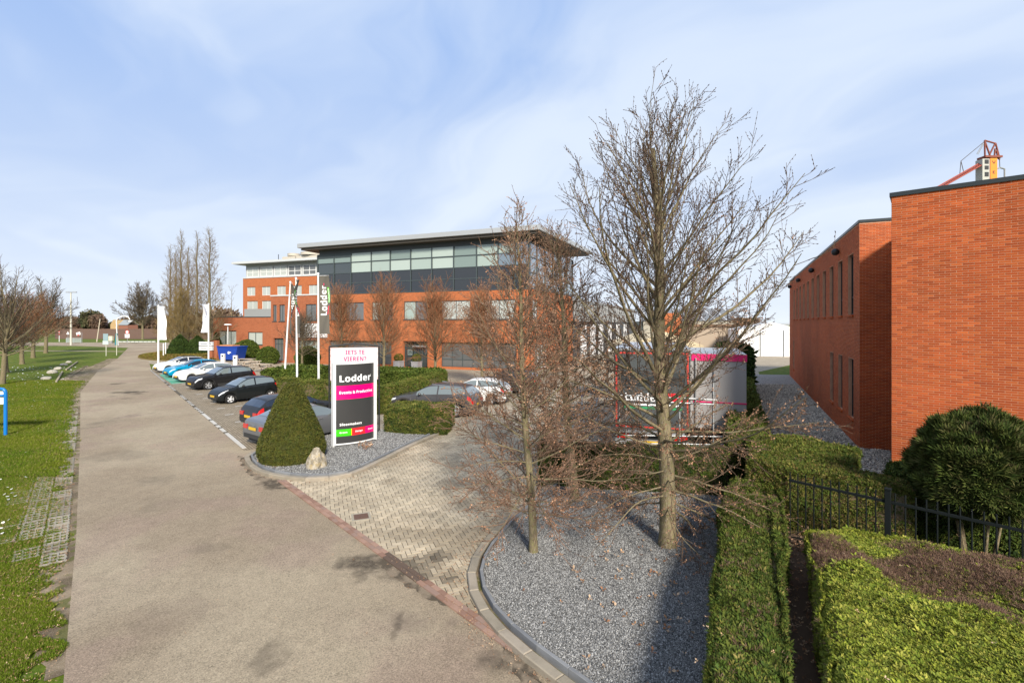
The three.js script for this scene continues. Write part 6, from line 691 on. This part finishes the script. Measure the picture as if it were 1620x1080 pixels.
{ // far signs, lamp posts, rail
  const post = (t, h, r = 0.05, m = M.grey) => part(t, 'post', rod([0, 0, 0], [0, h, 0], r, r, 8), m), far = (name, label, cat, px, D) => thing(name, label, cat, (px - 810) / F * D, D);
  let t = far('lamp_post', 'tall pale lamp post behind the widest lawn tree', 'lamp post', 111.5, 108); part(t, 'pole', rod([0, 0, 0], [0, 11.5, 0], 0.2, 0.12, 10), mat([0.5, 0.48, 0.4], 0.6)); part(t, 'arm', rod([-0.7, 11.6, 0], [0.9, 11.6, 0], 0.1), M.grey); for (const s of [-0.7, 0.9]) part(t, 'lamp_head', box(0.7, 0.18, 0.3, s, 11.6, 0), M.grey);
  t = far('lamp_post', 'lamp post with curved arm beside the teal pillar at the junction', 'lamp post', 205, 112); part(t, 'pole', rod([-3, 0, 0], [-3, 4, 0], 0.1), M.grey); part(t, 'arm', new THREE.TubeGeometry(new THREE.CatmullRomCurve3([V(-3, 4, 0), V(-3, 5.6, 0), V(-1.8, 6.4, 0), V(-0.4, 6.2, 0), V(0, 5.6, 0)]), 20, 0.1, 6), M.white); part(t, 'lamp_head', box(0.7, 0.2, 0.3, 0.1, 5.3, 0), M.white);
  t = far('info_board', 'grey-white information board on two posts at the lawn tip', 'sign', 167.3, 72); for (const s of [-0.0, 0.45]) part(t, 'post', rod([s, 0, -s * 3], [s, 3.2, -s * 3], 0.05), mat([0.5, 0.5, 0.4], 0.6)); part(t, 'board', box(0.72, 1.0, 0.06, 0, 2.75, 0.08), mat([0.24, 0.33, 0.36], 0.4)); part(t, 'lower_panel', box(0.85, 0.55, 0.06, 0, 1.95, 0.08), mat([0.45, 0.52, 0.52], 0.4));
  t = far('utility_box', 'pale yellow-white utility cabinet behind the information board', 'cabinet', 175, 118); part(t, 'cabinet', box(0.8, 1.1, 0.5, 0, 1.2, 0), mat([0.62, 0.6, 0.42], 0.5)); part(t, 'legs', box(0.6, 0.65, 0.35, 0, 0.325, 0), M.grey);
  t = far('teal_pillar', 'slim teal and white totem pillar at the junction', 'pillar', 184.5, 108); part(t, 'pillar', (() => { const s = new THREE.Shape([[-0.3, 0], [0.3, 0], [0.18, 2.6], [-0.05, 2.6]].map((p) => new THREE.Vector2(...p))); return boxUV(new THREE.ExtrudeGeometry(s, { depth: 0.3, bevelEnabled: false })); })(), mat([0.03, 0.17, 0.20], 0.5)); part(t, 'white_pole', bar([0.35, 0, 0.1], [-0.05, 4.1, 0.1], 0.16, 0.12), M.white);
  t = far('no_entry_sign', 'round red-rimmed road sign over a white plate before the field', 'sign', 201, 116); post(t, 3.2); part(t, 'disc', new THREE.CylinderGeometry(0.48, 0.48, 0.05, 24).rotateX(Math.PI / 2).translate(0, 2.75, 0.08), M.red); part(t, 'disc_face', new THREE.CylinderGeometry(0.33, 0.33, 0.05, 24).rotateX(Math.PI / 2).translate(0, 2.75, 0.09), M.white); part(t, 'plate', box(1.1, 0.9, 0.05, 0, 1.85, 0.08), M.white); part(t, 'plate_symbol', box(0.35, 0.14, 0.02, 0.02, 1.95, 0.12), M.darkGrey);
  t = far('route_sign', 'slanted white and red route sign near the guard rail', 'sign', 129, 122); post(t, 2.6); const bd = part(t, 'board', box(1.0, 0.7, 0.06, -0.25, 2.4, 0.06), M.white); bd.rotation.z = 0.25; part(t, 'arrow', box(0.4, 0.3, 0.03, -0.85, 1.9, 0.1), M.red);
  t = far('give_way_sign', 'small triangular give-way sign left of the lamp post', 'sign', 107, 124); post(t, 2.4); part(t, 'triangle', new THREE.CylinderGeometry(0.45, 0.45, 0.05, 3).rotateX(Math.PI / 2).rotateZ(Math.PI).translate(0, 2.3, 0.06), M.white);
  t = far('marker_post', 'thin red and white marker post by the crossing road', 'post', 93, 128); post(t, 2.7, 0.07, M.white); part(t, 'red_band', rod([0, 1.8, 0], [0, 2.2, 0], 0.09), M.red); part(t, 'head', box(0.3, 0.35, 0.1, 0, 2.7, 0), M.red);
  t = far('guard_rail', 'grey slatted guard rail beside the crossing road', 'rail', 116, 119); for (let k = 0; k < 4; k++) part(t, 'slat', box(3.7, 0.16, 0.05, 0, 0.35 + k * 0.27, 0.06), mat([0.30, 0.35, 0.34], 0.6)); for (const s of [-1.7, 0, 1.7]) part(t, 'post', box(0.12, 1.3, 0.1, s, 0.65, 0), M.grey);
  t = far('leaning_pole', 'leaning pale wooden pole at the edge of the ploughed field', 'pole', 152.5, 128); part(t, 'pole', rod([0, 0, 0], [0.85, 5.9, 0], 0.13, 0.09, 8), mat([0.48, 0.42, 0.32], 0.8)); part(t, 'cap', new THREE.CylinderGeometry(0.05, 0.09, 0.12, 8).translate(0.86, 5.95, 0), M.grey);
  for (let k = 0; k < 9; k++) { const s = far('white_kerb_block', 'low white kerb block in the line across the junction', 'kerb block', 190 + k * 6.6, 126); s.userData.group = 'white kerb blocks at the junction'; part(s, 'block', box(0.85, 0.22, 0.3, 0, 0.11, 0), M.white); part(s, 'base', box(0.95, 0.06, 0.4, 0, 0.03, 0), M.grey); }
  for (const [px, D] of [[258, 66], [261.5, 69]]) { t = far('white_post', 'short white post at the road edge under the tall conifers', 'post', px, D); t.userData.group = 'white posts under the conifers'; post(t, 2.0, 0.07, M.white); part(t, 'top', new THREE.ConeGeometry(0.09, 0.12, 8).translate(0, 2.06, 0), M.white); }
  t = thing('name_board', 'two white name boards on a brick pillar behind the parked cars', 'sign', ...PD(325, 64), -0.3); part(t, 'pillar', box2(0.3, 1.75, 0, 2.55, -0.5, -0.12), M.brickB); for (const y of [1.5, 2.1]) part(t, 'board', box2(-1.15, 1.25, y - 0.25, y + 0.27, -0.08, 0.0), M.white); for (const y of [1.5, 2.1]) part(t, 'lettering', merge([box2(-0.9, 0.2, y - 0.06, y + 0.05, 0.003, 0.012), box2(0.35, 0.95, y - 0.05, y + 0.04, 0.003, 0.012)]), mat([0.22, 0.24, 0.27], 0.6));
  { const r = rng(9), [x, D] = PD(305, 72), g = thing('grass_mound', 'brownish grass bank under the tall conifers', 'bank', x, D), geo = new THREE.SphereGeometry(1, 24, 10, 0, 6.283, 0, 1.57).scale(6.5, 0.45, 13); part(g, 'soil', geo.rotateY(0.7), mat([0.17, 0.125, 0.04], 1, { map: T.concrete })); const l = []; for (let k = 0; k < 5000; k++) { const a = r() * 6.28, q = Math.sqrt(r()) * 0.97, lx = Math.cos(a) * q * 6.5, lz = Math.sin(a) * q * 13, cx = lx * Math.cos(0.7) + lz * Math.sin(0.7), cz = -lx * Math.sin(0.7) + lz * Math.cos(0.7); l.push({ p: V(cx, 0.45 * Math.sqrt(1 - q * q), cz), q: Q(0, r() * 6, 0), s: 1.6 + r(), c: pick(r, [[0.19, 0.14, 0.03], [0.13, 0.13, 0.02], [0.22, 0.15, 0.05]]) }); } scatter(g, 'grass', TUFT.far, leafMat, l); }
  t = thing('skip_container', 'blue open-topped waste skip with white emblem behind the parking', 'skip', ...PD(365, 62), -0.25); const sh = new THREE.Shape([[-1.15, 0.25], [1.1, 0.25], [1.5, 1.75], [-1.5, 1.75]].map((p) => new THREE.Vector2(...p))), sm = mat([0.006, 0.04, 0.27], 0.45); part(t, 'body', boxUV(new THREE.ExtrudeGeometry(sh, { depth: 1.6, bevelEnabled: true, bevelSize: 0.04, bevelThickness: 0.04, bevelSegments: 1 }).translate(0, 0, -1.0)), sm); part(t, 'rim', box2(-1.58, 1.58, 1.795, 1.9, -1.08, 0.7), sm); part(t, 'contents', box2(-1.35, 0.6, 1.9, 2.05, -0.8, 0.4), mat([0.45, 0.2, 0.08], 0.8)); part(t, 'emblem', merge([new THREE.CylinderGeometry(0.17, 0.17, 0.03, 16).rotateX(Math.PI / 2).translate(0.3, 1.1, 0.66), box(0.3, 0.12, 0.03, 0.48, 1.14, 0.66)]), M.white); for (const s of [-0.9, 0.9]) part(t, 'foot', box(0.2, 0.24, 1.4, s, 0.12, -0.2), M.darkGrey);
  const mk = (x, D, turn, lab) => { const g = thing('picnic_table', lab, 'picnic table', x, D, turn, 'picnic tables behind the parking'); const wd = M.picnic ??= mat([0.42, 0.35, 0.27], 0.85), wd2 = M.picnic2 ??= mat([0.30, 0.24, 0.18], 0.85); for (let k = 0; k < 5; k++) part(g, 'table_plank', box(1.8, 0.04, 0.135, 0, 0.75, -0.29 + k * 0.145), wd); for (const s of [-1, 1]) for (let k = 0; k < 2; k++) part(g, 'bench_plank', box(1.8, 0.04, 0.13, 0, 0.45, s * (0.62 + k * 0.14)), wd); for (const s of [-0.7, 0.7]) { part(g, 'leg', bar([s, 0, -0.6], [s, 0.73, -0.2], 0.08, 0.05), wd2); part(g, 'leg', bar([s, 0, 0.6], [s, 0.73, 0.2], 0.08, 0.05), wd2); part(g, 'brace', box(0.05, 0.09, 1.45, s * 0.93, 0.4, 0), wd2); } return g; };
  mk(...PD(398, 52), 0.5, 'wooden picnic table with benches behind the black crossover'); mk(...PD(416, 48.5), -0.3, 'wooden picnic table with benches at the corner of the wide low hedge'); mk(...PD(390, 55.5), -0.1, 'wooden picnic table with benches in front of the blue skip');
  t = thing('courtyard_lamp', 'thin courtyard lamp with flat white disc before the low brick block', 'lamp post', ...PD(360, 70)); post(t, 4.6, 0.06, M.white); part(t, 'disc', new THREE.CylinderGeometry(0.42, 0.5, 0.14, 16).translate(0, 4.6, 0), M.white);
  for (const [px, D, lab] of [[352.5, 56, 'short white charging post beside the blue skip'], [372, 53, 'low white charging cabinet near the picnic tables']]) { t = thing('charging_post', lab, 'charging post', ...PD(px, D)); part(t, 'housing', box(0.4, 1.3, 0.25, 0, 0.65, 0), M.white); part(t, 'screen', box(0.2, 0.2, 0.02, 0, 1.05, 0.137), M.darkGrey); }
}
scene.traverse((o) => { if (o.isMesh) { o.castShadow = true; o.receiveShadow = true; } });
renderer.render(scene, camera);
